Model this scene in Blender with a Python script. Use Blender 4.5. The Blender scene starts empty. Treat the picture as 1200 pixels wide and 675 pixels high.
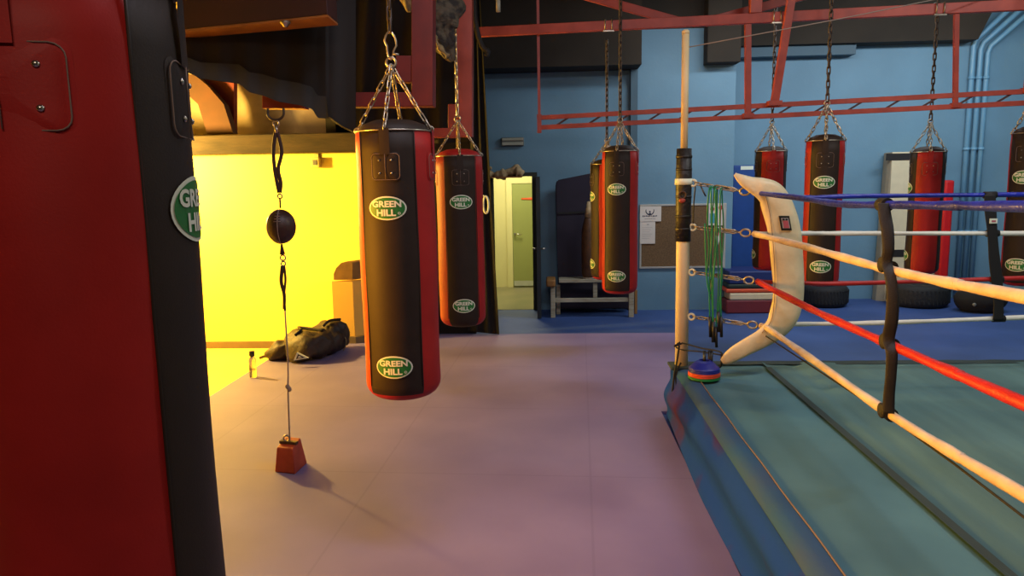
import bpy, bmesh, math, random
from mathutils import Vector, Matrix, noise
C = bpy.context.scene.collection
PI = math.pi
F = 850.0
random.seed(7)

# ---------------------------------------------------------------- camera
CAM = Vector((0, 0, 1.85))
Yc = Vector((45/F, 125.5/F, -1)).normalized()
Zc = Vector((1, .018, 0)).cross(Yc).normalized()
Xc = Yc.cross(Zc).normalized()
def ray(x, y):
    c = Vector(((x-600)/F, (337.5-y)/F, -1))
    return Vector((Xc.dot(c), Yc.dot(c), Zc.dot(c)))
def P(x, y, Y):
    r = ray(x, y); return CAM + r*(Y/r.y)
def PX(x, y, X):
    r = ray(x, y); return CAM + r*(X/r.x)
def PZ(x, y, z):
    r = ray(x, y); return CAM + r*((z-CAM.z)/r.z)
cam = bpy.data.cameras.new('camera'); camo = bpy.data.objects.new('camera', cam); C.objects.link(camo)
cam.sensor_width = 36; cam.lens = F/1200*36; cam.clip_start = .05
M3 = Matrix((Xc, Yc, Zc))
camo.matrix_world = Matrix.Translation(CAM) @ M3.to_4x4()
bpy.context.scene.camera = camo

# ---------------------------------------------------------------- materials
def lin(c):
    return tuple(((v/255)/12.92 if v/255 <= .04045 else ((v/255+.055)/1.055)**2.4) for v in c)
def mat(name, rgb, rough=.6, metal=0, var=.12, scale=8, bump=0, bscale=60, rgb2=None, coords='Object', spec=.5, stretch=None, lo=.35, hi=.65, emit=0):
    m = bpy.data.materials.new(name); m.use_nodes = True
    nt = m.node_tree; N = nt.nodes; L = nt.links
    b = N['Principled BSDF']
    b.inputs['Roughness'].default_value = rough; b.inputs['Metallic'].default_value = metal
    b.inputs['Specular IOR Level'].default_value = spec
    c = lin(rgb); c2 = lin(rgb2) if rgb2 else tuple(v*(1-var) for v in c)
    tc = N.new('ShaderNodeTexCoord'); mp = N.new('ShaderNodeMapping')
    L.new(tc.outputs[coords], mp.inputs[0])
    if stretch: mp.inputs['Scale'].default_value = stretch
    no = N.new('ShaderNodeTexNoise'); no.inputs['Scale'].default_value = scale; no.inputs['Detail'].default_value = 5
    L.new(mp.outputs[0], no.inputs['Vector'])
    mr = N.new('ShaderNodeMapRange'); mr.inputs[1].default_value = lo; mr.inputs[2].default_value = hi
    L.new(no.outputs['Fac'], mr.inputs[0])
    mx = N.new('ShaderNodeMix'); mx.data_type = 'RGBA'
    mx.inputs[6].default_value = (*c, 1); mx.inputs[7].default_value = (*c2, 1)
    L.new(mr.outputs[0], mx.inputs[0]); L.new(mx.outputs[2], b.inputs['Base Color'])
    if bump:
        n2 = N.new('ShaderNodeTexNoise'); n2.inputs['Scale'].default_value = bscale; n2.inputs['Detail'].default_value = 3
        L.new(mp.outputs[0], n2.inputs['Vector'])
        bp = N.new('ShaderNodeBump'); bp.inputs['Strength'].default_value = bump; bp.inputs['Distance'].default_value = .02
        L.new(n2.outputs['Fac'], bp.inputs['Height']); L.new(bp.outputs[0], b.inputs['Normal'])
    if emit:
        b.inputs['Emission Color'].default_value = (*c, 1); b.inputs['Emission Strength'].default_value = emit
    return m
M = {}
M['blue_wall'] = mat('blue_wall_paint', (104, 143, 166), .6, var=.14, scale=1.3, bump=.08, bscale=30)
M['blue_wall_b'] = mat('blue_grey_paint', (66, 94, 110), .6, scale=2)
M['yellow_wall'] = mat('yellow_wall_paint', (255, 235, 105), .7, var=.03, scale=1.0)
M['plaster'] = mat('stained_plaster', (150, 132, 106), .85, rgb2=(110, 92, 70), scale=2.2, bump=.1, bscale=12)
M['beam_grey'] = mat('grey_brown_beam', (62, 50, 36), .9, rgb2=(44, 36, 26), scale=5, stretch=(.5, 1, 3), bump=.15, bscale=20)
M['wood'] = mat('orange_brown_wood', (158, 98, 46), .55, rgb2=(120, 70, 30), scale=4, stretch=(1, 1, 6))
M['brace_wood'] = mat('dark_brown_brace_timber', (74, 38, 14), .8, rgb2=(60, 32, 12), scale=3)
M['dark'] = mat('dark_ceiling_brown', (50, 42, 33), .9, scale=2, var=.3)
M['darkwall'] = mat('dark_partition_brown', (24, 19, 17), .9, scale=2, var=.3)
M['tarp'] = mat('dark_tarpaulin', (30, 25, 22), .8, scale=3, var=.25)
M['tarp_band'] = mat('blue_grey_hem', (52, 56, 58), .85, scale=3, var=.2)
M['floor_blue'] = mat('blue_floor', (56, 82, 140), .6, rgb2=(46, 70, 122), scale=1.5, bump=.05, bscale=200)
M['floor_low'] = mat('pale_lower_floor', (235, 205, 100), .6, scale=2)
M['mat_far'] = mat('blue_mat', (50, 92, 158), .6, rgb2=(38, 76, 138), scale=1.2, bump=.06, bscale=220)
M['red_steel'] = mat('red_painted_steel', (164, 66, 50), .5, rgb2=(140, 52, 40), scale=6)
M['red_steel_b'] = mat('deep_red_frame_paint', (116, 26, 18), .55, rgb2=(98, 20, 14), scale=6)
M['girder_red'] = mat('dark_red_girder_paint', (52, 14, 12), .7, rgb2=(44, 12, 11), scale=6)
M['dark_strut'] = mat('dark_steel_strut', (64, 34, 36), .6)
M['black_leather'] = mat('black_bag_leather', (43, 32, 26), .6, var=.15, scale=14, bump=.05, bscale=260, spec=.25)
M['red_leather'] = mat('red_bag_leather', (160, 32, 30), .55, rgb2=(146, 28, 26), scale=6, bump=.04, bscale=260, spec=.25)
M['red_panel'] = mat('bright_red_vinyl', (186, 26, 32), .45, spec=.3)
M['stitch'] = mat('grey_stitching', (120, 100, 90), .8)
M['rivet'] = mat('steel_rivet', (190, 185, 175), .3, metal=1)
M['chain'] = mat('steel_chain', (176, 166, 150), .35, metal=.9)
M['chain_dark'] = mat('dark_steel_chain', (72, 62, 58), .5, metal=.6)
M['logo_green'] = mat('logo_green', (28, 112, 44), .5, var=.05)
M['logo_white'] = mat('logo_white', (222, 226, 205), .5, var=.04)
M['white_rope'] = mat('cream_rope_cover', (210, 190, 168), .6, rgb2=(192, 168, 142), scale=9, bump=.25, bscale=28)
M['white_rope2'] = mat('white_rope_cover', (226, 224, 210), .5, var=.1, bump=.2, bscale=40)
M['red_rope'] = mat('red_rope_cover', (182, 30, 26), .5, rgb2=(164, 24, 20), scale=9, bump=.2, bscale=28)
M['blue_rope'] = mat('blue_rope_cover', (36, 48, 168), .35, rgb2=(26, 34, 130), scale=9, bump=.3, bscale=28)
M['black_strap'] = mat('black_webbing', (22, 19, 19), .7, bump=.2, bscale=200)
M['post_cream'] = mat('cream_post_paint', (232, 214, 176), .5, var=.07)
M['pole_tan'] = mat('tan_pole_paint', (220, 196, 148), .55, var=.08)
M['pad_black'] = mat('black_post_tape', (28, 22, 20), .5, bump=.3, bscale=40)
M['cushion'] = mat('cream_vinyl_cushion', (226, 210, 172), .45, rgb2=(208, 190, 150), scale=5, bump=.4, bscale=9)
M['canvas'] = mat('teal_ring_canvas', (78, 122, 132), .75, rgb2=(64, 106, 118), scale=1.6, bump=.08, bscale=240)
M['canvas_b'] = mat('grey_teal_canvas_cover', (86, 122, 122), .75, rgb2=(70, 103, 105), scale=1.8, stretch=(3, .35, 1), bump=.1, bscale=240)
M['canvas_dark'] = mat('dark_canvas_tape', (44, 62, 62), .75, var=.2, scale=4)
M['skirt'] = mat('blue_ring_skirt_cloth', (20, 62, 170), .9, spec=.1, rgb2=(74, 34, 84), scale=2.2, stretch=(1, .8, .7), lo=.5, hi=.68, bump=.1, bscale=14)
M['skirt_edge'] = mat('teal_edge_cloth', (42, 84, 124), .9, spec=.15, rgb2=(58, 80, 116), scale=2)
M['seam'] = mat('pale_seam_cord', (110, 96, 96), .7)
M['cork'] = mat('brown_cork', (118, 92, 62), .9, rgb2=(98, 74, 48), scale=60, bump=.1)
M['alu'] = mat('aluminium_frame', (190, 188, 180), .4, metal=.3)
M['paper'] = mat('white_paper', (214, 206, 196), .8, var=.04)
M['ink'] = mat('dark_blue_ink', (46, 52, 74), .8)
M['grey_ink'] = mat('grey_ink', (150, 145, 140), .8)
M['poster_blue'] = mat('poster_blue', (70, 150, 170), .7)
M['poster_red'] = mat('poster_red', (180, 60, 50), .7)
M['green_cord'] = mat('green_plastic_cord', (16, 128, 84), .35)
M['black_plastic'] = mat('black_plastic', (22, 22, 24), .4)
M['black_rubber'] = mat('black_rubber', (26, 26, 28), .75, bump=.3, bscale=25)
M['black_cloth'] = mat('black_cloth', (16, 14, 14), .9, bump=.3, bscale=12)
M['purple_mat'] = mat('dark_purple_mat', (36, 28, 46), .8, rgb2=(28, 22, 36), scale=1.5)
M['blue_vinyl'] = mat('blue_vinyl', (20, 66, 134), .5, var=.1)
M['navy_vinyl'] = mat('navy_vinyl', (26, 44, 104), .55)
M['orange_vinyl'] = mat('orange_vinyl', (214, 84, 44), .5)
M['green_vinyl'] = mat('dark_green_vinyl', (32, 48, 40), .6)
M['maroon_vinyl'] = mat('maroon_vinyl', (110, 34, 44), .6)
M['beige_vinyl'] = mat('beige_vinyl', (214, 200, 166), .6, var=.08)
M['beige_side'] = mat('beige_board', (160, 148, 124), .6)
M['bench_wood'] = mat('pale_bench_wood', (178, 172, 150), .7, rgb2=(146, 136, 112), scale=5, stretch=(1, 6, 6))
M['bench_end'] = mat('amber_wood', (150, 104, 50), .6)
M['brown_leather'] = mat('brown_worn_leather', (96, 62, 34), .6, rgb2=(70, 44, 24), scale=12)
M['doorframe'] = mat('dark_green_door_frame', (44, 48, 36), .6)
M['leaf_dark'] = mat('dark_blue_grey_door', (36, 44, 48), .6)
M['green_door'] = mat('green_door_paint', (152, 156, 88), .5, var=.05, scale=2)
M['hall_wall'] = mat('cream_hall_wall', (222, 212, 150), .7, var=.05, scale=2)
M['hall_floor'] = mat('grey_green_hall_floor', (118, 116, 88), .35, rgb2=(140, 130, 100), scale=2)
M['door_orange'] = mat('orange_sign', (220, 84, 36), .5)
M['kick'] = mat('pale_kick_plate', (205, 205, 185), .35, metal=.4)
M['tan_cloth'] = mat('tan_cloth', (190, 164, 122), .85, rgb2=(140, 116, 82), scale=14, bump=.4, bscale=16)
M['ball'] = mat('brown_ball_leather', (62, 36, 26), .45, rgb2=(44, 26, 20), scale=12, bump=.1, bscale=90)
M['brown_strap'] = mat('dark_brown_elastic', (56, 32, 24), .7)
M['string'] = mat('grey_string', (150, 132, 120), .8)
M['rust_red'] = mat('rust_red_block_paint', (176, 66, 42), .6, rgb2=(150, 50, 32), scale=10)
M['duffel'] = mat('black_nylon_bag', (58, 38, 28), .6, rgb2=(34, 24, 20), scale=9, bump=.6, bscale=14)
M['glassy'] = mat('clear_plastic_bottle', (225, 215, 190), .12)
M['glassy'].node_tree.nodes['Principled BSDF'].inputs['Transmission Weight'].default_value = .85
M['cone_blue'] = mat('blue_cone_plastic', (28, 40, 150), .4)
M['cone_orange'] = mat('orange_cone_plastic', (226, 78, 38), .4)
M['cone_green'] = mat('green_cone_plastic', (24, 130, 62), .4)
M['foil'] = mat('crumpled_foil_lagging', (84, 74, 58), .8, rgb2=(36, 30, 26), scale=14, lo=.42, hi=.58, bump=1, bscale=26)
M['foil_edge'] = mat('pale_lagging_edge', (150, 128, 88), .8, var=.5, scale=30)
M['cream_box'] = mat('cream_painted_box', (232, 186, 84), .7, var=.04)
M['box_top'] = mat('brown_cushion_top', (132, 98, 44), .7, rgb2=(104, 76, 34), scale=6)
M['skirting'] = mat('grey_brown_skirting', (112, 94, 66), .7)
M['switch'] = mat('cream_switch_plastic', (220, 200, 120), .5)
M['fixture'] = mat('emergency_light_plastic', (170, 168, 150), .5)
M['fixture_dark'] = mat('grey_plastic', (110, 112, 106), .5)
M['pipe_blue'] = mat('blue_painted_pipe', (110, 160, 190), .4, var=.06)
M['patch_pink'] = mat('pink_badge_print', (176, 84, 98), .6)
M['patch_grey'] = mat('grey_badge_print', (150, 146, 150), .6)

# training mat: lilac-blue tiles with fine seams
def mat_floor():
    m = mat('lilac_training_mat', (128, 117, 165), .66, rgb2=(116, 104, 154), scale=1.1, bump=.05, bscale=260)
    nt = m.node_tree; N = nt.nodes; L = nt.links
    b = N['Principled BSDF']; mix = [n for n in N if n.type == 'MIX'][0]
    br = N.new('ShaderNodeTexBrick'); br.offset = 0; br.inputs['Scale'].default_value = 1.0
    br.inputs['Brick Width'].default_value = 1.35; br.inputs['Row Height'].default_value = 1.35
    br.inputs['Mortar Size'].default_value = .008; br.inputs['Mortar Smooth'].default_value = .3
    br.inputs['Color1'].default_value = (1, 1, 1, 1); br.inputs['Color2'].default_value = (.985, .985, .985, 1)
    br.inputs['Mortar'].default_value = (.9, .89, .9, 1)
    tc = [n for n in N if n.type == 'TEX_COORD'][0]
    mp = N.new('ShaderNodeMapping'); mp.inputs['Rotation'].default_value = (0, 0, .04); mp.inputs['Location'].default_value = (.42, .3, 0)
    L.new(tc.outputs['Object'], mp.inputs[0]); L.new(mp.outputs[0], br.inputs['Vector'])
    n3 = N.new('ShaderNodeTexNoise'); n3.inputs['Scale'].default_value = .55; n3.inputs['Detail'].default_value = 2
    L.new(tc.outputs['Object'], n3.inputs['Vector'])
    mr = N.new('ShaderNodeMapRange'); mr.inputs[1].default_value = .35; mr.inputs[2].default_value = .7; mr.inputs[3].default_value = 1; mr.inputs[4].default_value = .82
    L.new(n3.outputs['Fac'], mr.inputs[0])
    m1 = N.new('ShaderNodeMix'); m1.data_type = 'RGBA'; m1.blend_type = 'MULTIPLY'; m1.inputs[0].default_value = 1
    L.new(mix.outputs[2], m1.inputs[6]); L.new(br.outputs['Color'], m1.inputs[7])
    m2 = N.new('ShaderNodeMix'); m2.data_type = 'RGBA'; m2.blend_type = 'MULTIPLY'; m2.inputs[0].default_value = 1
    L.new(m1.outputs[2], m2.inputs[6]); L.new(mr.outputs[0], m2.inputs[7])
    L.new(m2.outputs[2], b.inputs['Base Color'])
    return m
M['mat'] = mat_floor()

# ---------------------------------------------------------------- mesh helpers
class MB:
    def __init__(s): s.bm = bmesh.new(); s.mats = []; s.cur = 0
    def m(s, k):
        if k not in s.mats: s.mats.append(k)
        s.cur = s.mats.index(k); return s
    def face(s, vs, smooth=False):
        try: f = s.bm.faces.new(vs)
        except ValueError: return None
        f.material_index = s.cur; f.smooth = smooth; return f
    def grid(s, pts, closed_u=False, closed_v=False, smooth=True):
        V = [[s.bm.verts.new(p) for p in row] for row in pts]
        nu = len(V); nv = len(V[0])
        for i in range(nu if closed_u else nu-1):
            for j in range(nv if closed_v else nv-1):
                s.face([V[i][j], V[(i+1) % nu][j], V[(i+1) % nu][(j+1) % nv], V[i][(j+1) % nv]], smooth)
        return V
    def box(s, a, b, bev=0):
        a = Vector(a); b = Vector(b)
        lo = [min(a[i], b[i]) for i in range(3)]; hi = [max(a[i], b[i]) for i in range(3)]
        return s.hexa([Vector((x, y, z)) for z in (lo[2], hi[2]) for x, y in ((lo[0], lo[1]), (hi[0], lo[1]), (hi[0], hi[1]), (lo[0], hi[1]))], bev)
    def hexa(s, p, bev=0):
        v = [s.bm.verts.new(q) for q in p]
        fs = [s.face([v[i] for i in q]) for q in ((3, 2, 1, 0), (4, 5, 6, 7), (0, 1, 5, 4), (1, 2, 6, 5), (2, 3, 7, 6), (3, 0, 4, 7))]
        if bev:
            es = list({e for f in fs if f for e in f.edges})
            r = bmesh.ops.bevel(s.bm, geom=es, offset=bev, segments=2, affect='EDGES', profile=.6)
            for f in r['faces']: f.material_index = s.cur; f.smooth = True
        return s
    def bar(s, p0, p1, w, h=None, up=(0, 0, 1), bev=0):
        p0 = Vector(p0); p1 = Vector(p1); h = h or w
        d = (p1-p0).normalized(); u = Vector(up)
        if abs(d.dot(u)) > .95: u = Vector((0, 1, 0))
        a = d.cross(u).normalized()*w/2; b = a.cross(d).normalized()*h/2
        return s.hexa([p0-a-b, p0+a-b, p1+a-b, p1-a-b, p0-a+b, p0+a+b, p1+a+b, p1-a+b], bev)
    def frames(s, pts, closed=False):
        n = len(pts); T = []
        for i in range(n):
            a = pts[(i-1) % n] if (closed or i > 0) else pts[i]; b = pts[(i+1) % n] if (closed or i < n-1) else pts[i]
            d = b-a; T.append(d.normalized() if d.length > 1e-9 else Vector((0, 0, 1)))
        u = Vector((0, 0, 1)) if abs(T[0].z) < .9 else Vector((1, 0, 0))
        out = []
        for t in T:
            u = (u-t*u.dot(t)); u = u.normalized() if u.length > 1e-6 else t.orthogonal().normalized()
            out.append((t, u, t.cross(u)))
        return out
    def tube(s, pts, r, n=10, closed=False, flat=1, cap=True, twist=0):
        pts = [Vector(p) for p in pts]; fr = s.frames(pts, closed); rows = []
        for i, (p, (t, u, w)) in enumerate(zip(pts, fr)):
            rr = r(i/(len(pts)-1)) if callable(r) else r
            a0 = twist*i
            uu = u*math.cos(a0)+w*math.sin(a0); ww = w*math.cos(a0)-u*math.sin(a0)
            rows.append([p+uu*math.cos(2*PI*k/n)*rr+ww*math.sin(2*PI*k/n)*rr*flat for k in range(n)])
        V = s.grid(rows, closed_u=closed, closed_v=True)
        if cap and not closed: s.face(V[0][::-1]); s.face(V[-1])
        return s
    def lathe(s, prof, c=(0, 0, 0), n=32, axis=None, smooth=True):
        c = Vector(c); rows = []
        ax = Vector(axis).normalized() if axis else Vector((0, 0, 1))
        u = ax.orthogonal().normalized() if axis else Vector((1, 0, 0)); w = ax.cross(u)
        for r, z in prof: rows.append([c+ax*z+(u*math.cos(2*PI*k/n)+w*math.sin(2*PI*k/n))*max(r, 1e-4) for k in range(n)])
        V = s.grid(rows, closed_v=True, smooth=smooth)
        s.face(V[0][::-1]); s.face(V[-1]); return s
    def cyl(s, p0, p1, r, n=16): return s.tube([p0, p1], r, n)
    def ell(s, c, r, n=20, m=12, f=None):
        c = Vector(c); rows = []
        for i in range(m+1):
            a = -PI/2+PI*i/m
            row = []
            for k in range(n):
                b = 2*PI*k/n; d = Vector((math.cos(a)*math.cos(b), math.cos(a)*math.sin(b), math.sin(a)))
                if i in (0, m): d = Vector((1e-3*math.cos(b), 1e-3*math.sin(b), math.sin(a)))
                q = Vector((d.x*r[0], d.y*r[1], d.z*r[2]))
                if f: q = f(q, d)
                row.append(c+q)
            rows.append(row)
        V = s.grid(rows, closed_v=True); s.face(V[0][::-1]); s.face(V[-1]); return s
    def poly(s, pts, thick):            # planar outline given as world points, thickened by vector
        t = Vector(thick); a = [s.bm.verts.new(p) for p in pts]; b = [s.bm.verts.new(Vector(p)+t) for p in pts]
        s.face(a); s.face(b[::-1]); n = len(a)
        for i in range(n): s.face([a[i], b[i], b[(i+1) % n], a[(i+1) % n]])
        return s
    def build(s, name, parent=None, recenter=True):
        bmesh.ops.remove_doubles(s.bm, verts=s.bm.verts, dist=1e-6)
        bmesh.ops.recalc_face_normals(s.bm, faces=s.bm.faces)
        me = bpy.data.meshes.new(name)
        org = Vector((0, 0, 0))
        if parent is not None: org = parent.matrix_world.translation.copy() if parent.type == 'EMPTY' else Vector(parent['_org'])
        elif recenter and len(s.bm.verts):
            xs = [v.co for v in s.bm.verts]
            org = Vector(((min(v.x for v in xs)+max(v.x for v in xs))/2, (min(v.y for v in xs)+max(v.y for v in xs))/2, min(v.z for v in xs)))
        bmesh.ops.translate(s.bm, verts=s.bm.verts, vec=-org)
        s.bm.to_mesh(me); s.bm.free()
        for k in s.mats: me.materials.append(M[k])
        o = bpy.data.objects.new(name, me); C.objects.link(o)
        if parent is not None:
            o.parent = parent
            o['_org'] = tuple(org)
        else:
            o.location = org; o['_org'] = tuple(org); 
        o.matrix_world = Matrix.Translation(org)
        if parent is not None: o.matrix_parent_inverse = Matrix.Identity(4); o.matrix_basis = Matrix.Identity(4)
        return o
def tag(o, label=None, cat=None, group=None, kind=None):
    if label: o['label'] = label
    if cat: o['category'] = cat
    if group: o['group'] = group
    if kind: o['kind'] = kind
    return o
def thing(name, loc, label, cat, group=None):
    o = bpy.data.objects.new(name, None); C.objects.link(o); o.location = loc; o.empty_display_size = .1
    o.matrix_world = Matrix.Translation(Vector(loc))
    return tag(o, label, cat, group)
def struct(o): o['kind'] = 'structure'; return o
def lerp(a, b, t): return a+(b-a)*t
def smooth_path(pts, n=8):
    pts = [Vector(p) for p in pts]; out = []
    for i in range(len(pts)-1):
        p0 = pts[max(i-1, 0)]; p1 = pts[i]; p2 = pts[i+1]; p3 = pts[min(i+2, len(pts)-1)]
        for k in range(n):
            t = k/n
            out.append(.5*((2*p1)+(p2-p0)*t+(2*p0-5*p1+4*p2-p3)*t*t+(3*p1-p0-3*p2+p3)*t**3))
    out.append(pts[-1]); return out
def chain(mb, p0, p1, pitch=.05, width=.03, wire=.004, sag=0):
    p0 = Vector(p0); p1 = Vector(p1); L = (p1-p0).length; n = max(1, round(L/pitch)); d = (p1-p0).normalized()
    u = d.orthogonal().normalized(); w = d.cross(u); pl = L/n
    for i in range(n):
        c = p0.lerp(p1, (i+.5)/n); c = c-Vector((0, 0, sag*4*((i+.5)/n)*(1-(i+.5)/n)))
        s = u if i % 2 else w
        hl = pl/2+wire*1.2; hw = width/2-wire
        pts = []
        for k in range(10):
            a = 2*PI*k/10; ca, sa = math.cos(a), math.sin(a)
            pts.append(c+d*(hl-hw)*(1 if ca > 0 else -1)*1.0+d*hw*ca+s*hw*sa)
        mb.tube(pts, wire, 5, closed=True)
def torus(mb, c, R, r, normal, n=20, k=8, sx=1):
    nn = Vector(normal).normalized(); u = nn.orthogonal().normalized() if abs(nn.z) > .9 else Vector((0, 0, 1)); w = nn.cross(u)
    mb.tube([Vector(c)+(u*math.cos(2*PI*i/n)*sx+w*math.sin(2*PI*i/n))*R for i in range(n)], r, k, closed=True)

_tc = {}
def text2d(txt):
    if txt in _tc: return _tc[txt]
    cu = bpy.data.curves.new('t', 'FONT'); cu.body = txt; cu.size = 1; cu.align_x = 'CENTER'; cu.offset = .036
    cu.resolution_u = 3
    o = bpy.data.objects.new('t', cu); C.objects.link(o); bpy.context.view_layer.update()
    me = bpy.data.meshes.new_from_object(o.evaluated_get(bpy.context.evaluated_depsgraph_get()))
    bpy.data.objects.remove(o)
    vs = [v.co.copy() for v in me.vertices]; fs = [tuple(p.vertices) for p in me.polygons]
    x0 = min(v.x for v in vs); x1 = max(v.x for v in vs); y0 = min(v.y for v in vs); y1 = max(v.y for v in vs)
    vs = [((v.x-(x0+x1)/2)/(x1-x0), (v.y-y0)/(y1-y0)) for v in vs]
    bpy.data.meshes.remove(me); bpy.data.curves.remove(cu)
    _tc[txt] = (vs, fs); return _tc[txt]
def add_text(mb, txt, cu, v0, w, h, fn, slices=0):
    vs, fs = text2d(txt)
    bm = bmesh.new(); V = [bm.verts.new((cu+x*w, v0+y*h, 0)) for x, y in vs]
    for f in fs:
        try: bm.faces.new([V[i] for i in f])
        except ValueError: pass
    for k in range(slices):
        x = cu-w/2+w*(k+1)/(slices+1)
        bmesh.ops.bisect_plane(bm, geom=bm.verts[:]+bm.edges[:]+bm.faces[:], plane_co=(x, 0, 0), plane_no=(1, 0, 0))
    mp = {v: mb.bm.verts.new(fn(v.co.x, v.co.y)) for v in bm.verts}
    for f in bm.faces: mb.face([mp[v] for v in f.verts])
    bm.free()

# ================================================================ THE ROOM
YA = 10.4; YB = 10.3; YR = 11.1; XR = 6.9
def X_at(px, Y): return P(px, 300, Y).x
def Z_at(px, py, Y): return P(px, py, Y).z
ZC = 4.7
# floors
b = MB().m('floor_blue'); b.box((-3.04, -2.5, -.2), (XR+.1, 11.3, 0)); struct(b.build('floor'))
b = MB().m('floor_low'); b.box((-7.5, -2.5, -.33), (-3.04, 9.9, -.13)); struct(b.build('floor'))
# training mats
xr = .94
b = MB().m('mat'); b.poly([Vector(q) for q in ((-3.02, -2, 0), (.862, -2, 0), (.862, 5.62, 0), (1.0, 5.62, 0), (1.54, 8.62, 0), (-3.02, 8.62, 0))], (0, 0, .022))
tag(b.build('training_mat'), 'lilac grey training mat covering the open floor under the punch bags', 'mat')
# back wall around the doorway
x0 = X_at(430, YA); xd0 = X_at(579.5, YA); xd1 = X_at(629, YA); xc = X_at(746, YB)
zd = Z_at(600, 207, YA)
b = MB().m('blue_wall')
b.box((x0, YA, 0), (xd0, YA+.12, ZC)); b.box((xd1, YA, 0), (xc+.1, YA+.12, ZC)); b.box((xd0, YA, zd), (xd1, YA+.12, ZC))
struct(b.build('wall_back'))
xc2 = X_at(857, YB)
b = MB().m('blue_wall'); b.box((xc, YB, 0), (xc2, YR+.1, Z_at(780, 34, YB))); struct(b.build('wall_back'))
b = MB().m('blue_wall_b'); b.box((X_at(738, YB), YB-.02, 0), (xc-.003, YA-.002, Z_at(742, 40, YB))); struct(b.build('trim_1'))  # darker blue-grey strip along the left edge of the column
b = MB().m('blue_wall'); b.box((xc2, YR, 0), (XR, YR+.12, ZC)); struct(b.build('wall_back'))
b = MB().m('blue_wall'); b.box((XR, -2.5, 0), (XR+.1, YR+.12, ZC)); struct(b.build('wall_right'))
b = MB().m('darkwall'); b.box((-7.5, -2.6, -.2), (XR+.1, -2.5, ZC)); struct(b.build('wall_rear'))
b = MB().m('dark'); b.box((-7.6, -2.6, ZC), (XR+.2, 13, ZC+.1)); struct(b.build('ceiling'))
# dark soffits over the blue walls
b = MB().m('dark'); b.box((x0, YA-.5, Z_at(650, 78, YA-.5)), (xc, YA-.003, ZC-.003)); struct(b.build('ceiling_soffit'))
xs = X_at(1128, YR-.3); zs = Z_at(1000, 50, YR-.3)
b = MB().m('dark'); b.poly([(xc2+.02, YR-.3, zs), (xs, YR-.3, zs), (xs+.45, YR-.3, ZC-.003), (xc2+.02, YR-.3, ZC-.003)], (0, .297, 0)); struct(b.build('ceiling_soffit'))
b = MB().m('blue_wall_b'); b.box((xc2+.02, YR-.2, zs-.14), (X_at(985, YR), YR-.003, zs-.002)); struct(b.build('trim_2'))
b = MB().m('dark'); b.box((X_at(824, YB-.25), YB-.25, Z_at(840, 73, YB-.25)), (X_at(862, YB-.25), YB-.003, ZC-.003), .01); struct(b.build('ceiling_duct'))
b = MB().m('dark'); b.box((xc-.05, YB, Z_at(780, 34, YB)+.003), (xc2, YR, ZC-.003)); struct(b.build('ceiling_soffit'))
# wall pipes at the right corner
for k in range(3):
    a = P(1146+k*8.5, 350, YR-.25); t = P(1151+k*8.5, 47+k*4, YR-.25); c2 = P(1184+k*14, 8, YR-.25)
    xx = min(t.x, XR-.06)
    pts = [Vector((t.x, YR-.05-.0*k, .05)), Vector((t.x, YR-.05, t.z-.05)), Vector((t.x+.03, YR-.06, t.z+.05)), Vector((c2.x, YR-.3, c2.z))]
    b = MB().m('pipe_blue'); b.tube(pts, .035, 12)
    for zz in (1.0, 2.2, 3.2): b.lathe([(.042, -.02), (.046, 0), (.042, .02)], (t.x, YR-.05, zz), 12)
    struct(b.build('trim_%d' % (3+k)))
# yellow bay
YW = 8.6; xl = -6.9; xy = X_at(440, YW)
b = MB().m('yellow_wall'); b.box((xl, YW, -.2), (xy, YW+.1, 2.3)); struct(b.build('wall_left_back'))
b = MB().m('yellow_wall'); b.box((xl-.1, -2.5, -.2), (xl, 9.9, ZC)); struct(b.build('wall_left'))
b = MB().m('plaster'); b.box((xl, 9.3, 2.2), (xy, 9.4, ZC)); b.box((xl, YW+.1, 2.28), (xy, 9.3, 2.3)); struct(b.build('wall_left_upper'))
b = MB().m('skirting'); b.box((xl, YW-.03, Z_at(300, 408.5, YW-.03)), (X_at(390, YW), YW-.001, Z_at(300, 400.5, YW-.03))); struct(b.build('baseboard_left'))
zb0 = Z_at(300, 180, 8.3); zb1 = Z_at(300, 157.5, 8.3)
b = MB().m('beam_grey'); b.box((xl, 8.3, zb0), (xy, YW+.02, zb1), .01); struct(b.build('ceiling_beam'))
# dark partition between bay and blue wall
xq = X_at(425, YW)
b = MB().m('darkwall'); b.box((xq, 8.75, 0), (x0+.12, 8.85, ZC)); b.box((x0, 8.85, 0), (x0+.12, YA, ZC)); b.box((x0, 8.75, 0), (X_at(556, 8.75), 8.85, ZC)); struct(b.build('wall_partition'))

# arched brace above the grey beam
t = thing('arched_brace', P(255, 157, 8.7), 'curved orange-brown timber brace rising from the grey beam', 'roof brace')
pts = [(206, 84), (228, 88), (243, 100), (262, 122), (273, 156), (243, 157), (232, 122), (220, 111), (206, 108)]
b = MB().m('brace_wood'); b.poly([P(x, y, 8.66) for x, y in pts], (0, .14, 0)); b.build('curved_timber', t)
b = MB().m('red_steel_b'); b.poly([P(x, y, 8.82) for x, y in [(224, 86), (274, 92), (274, 156), (262, 150)]], (0, .1, 0)); b.build('back_plate', t)
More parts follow.
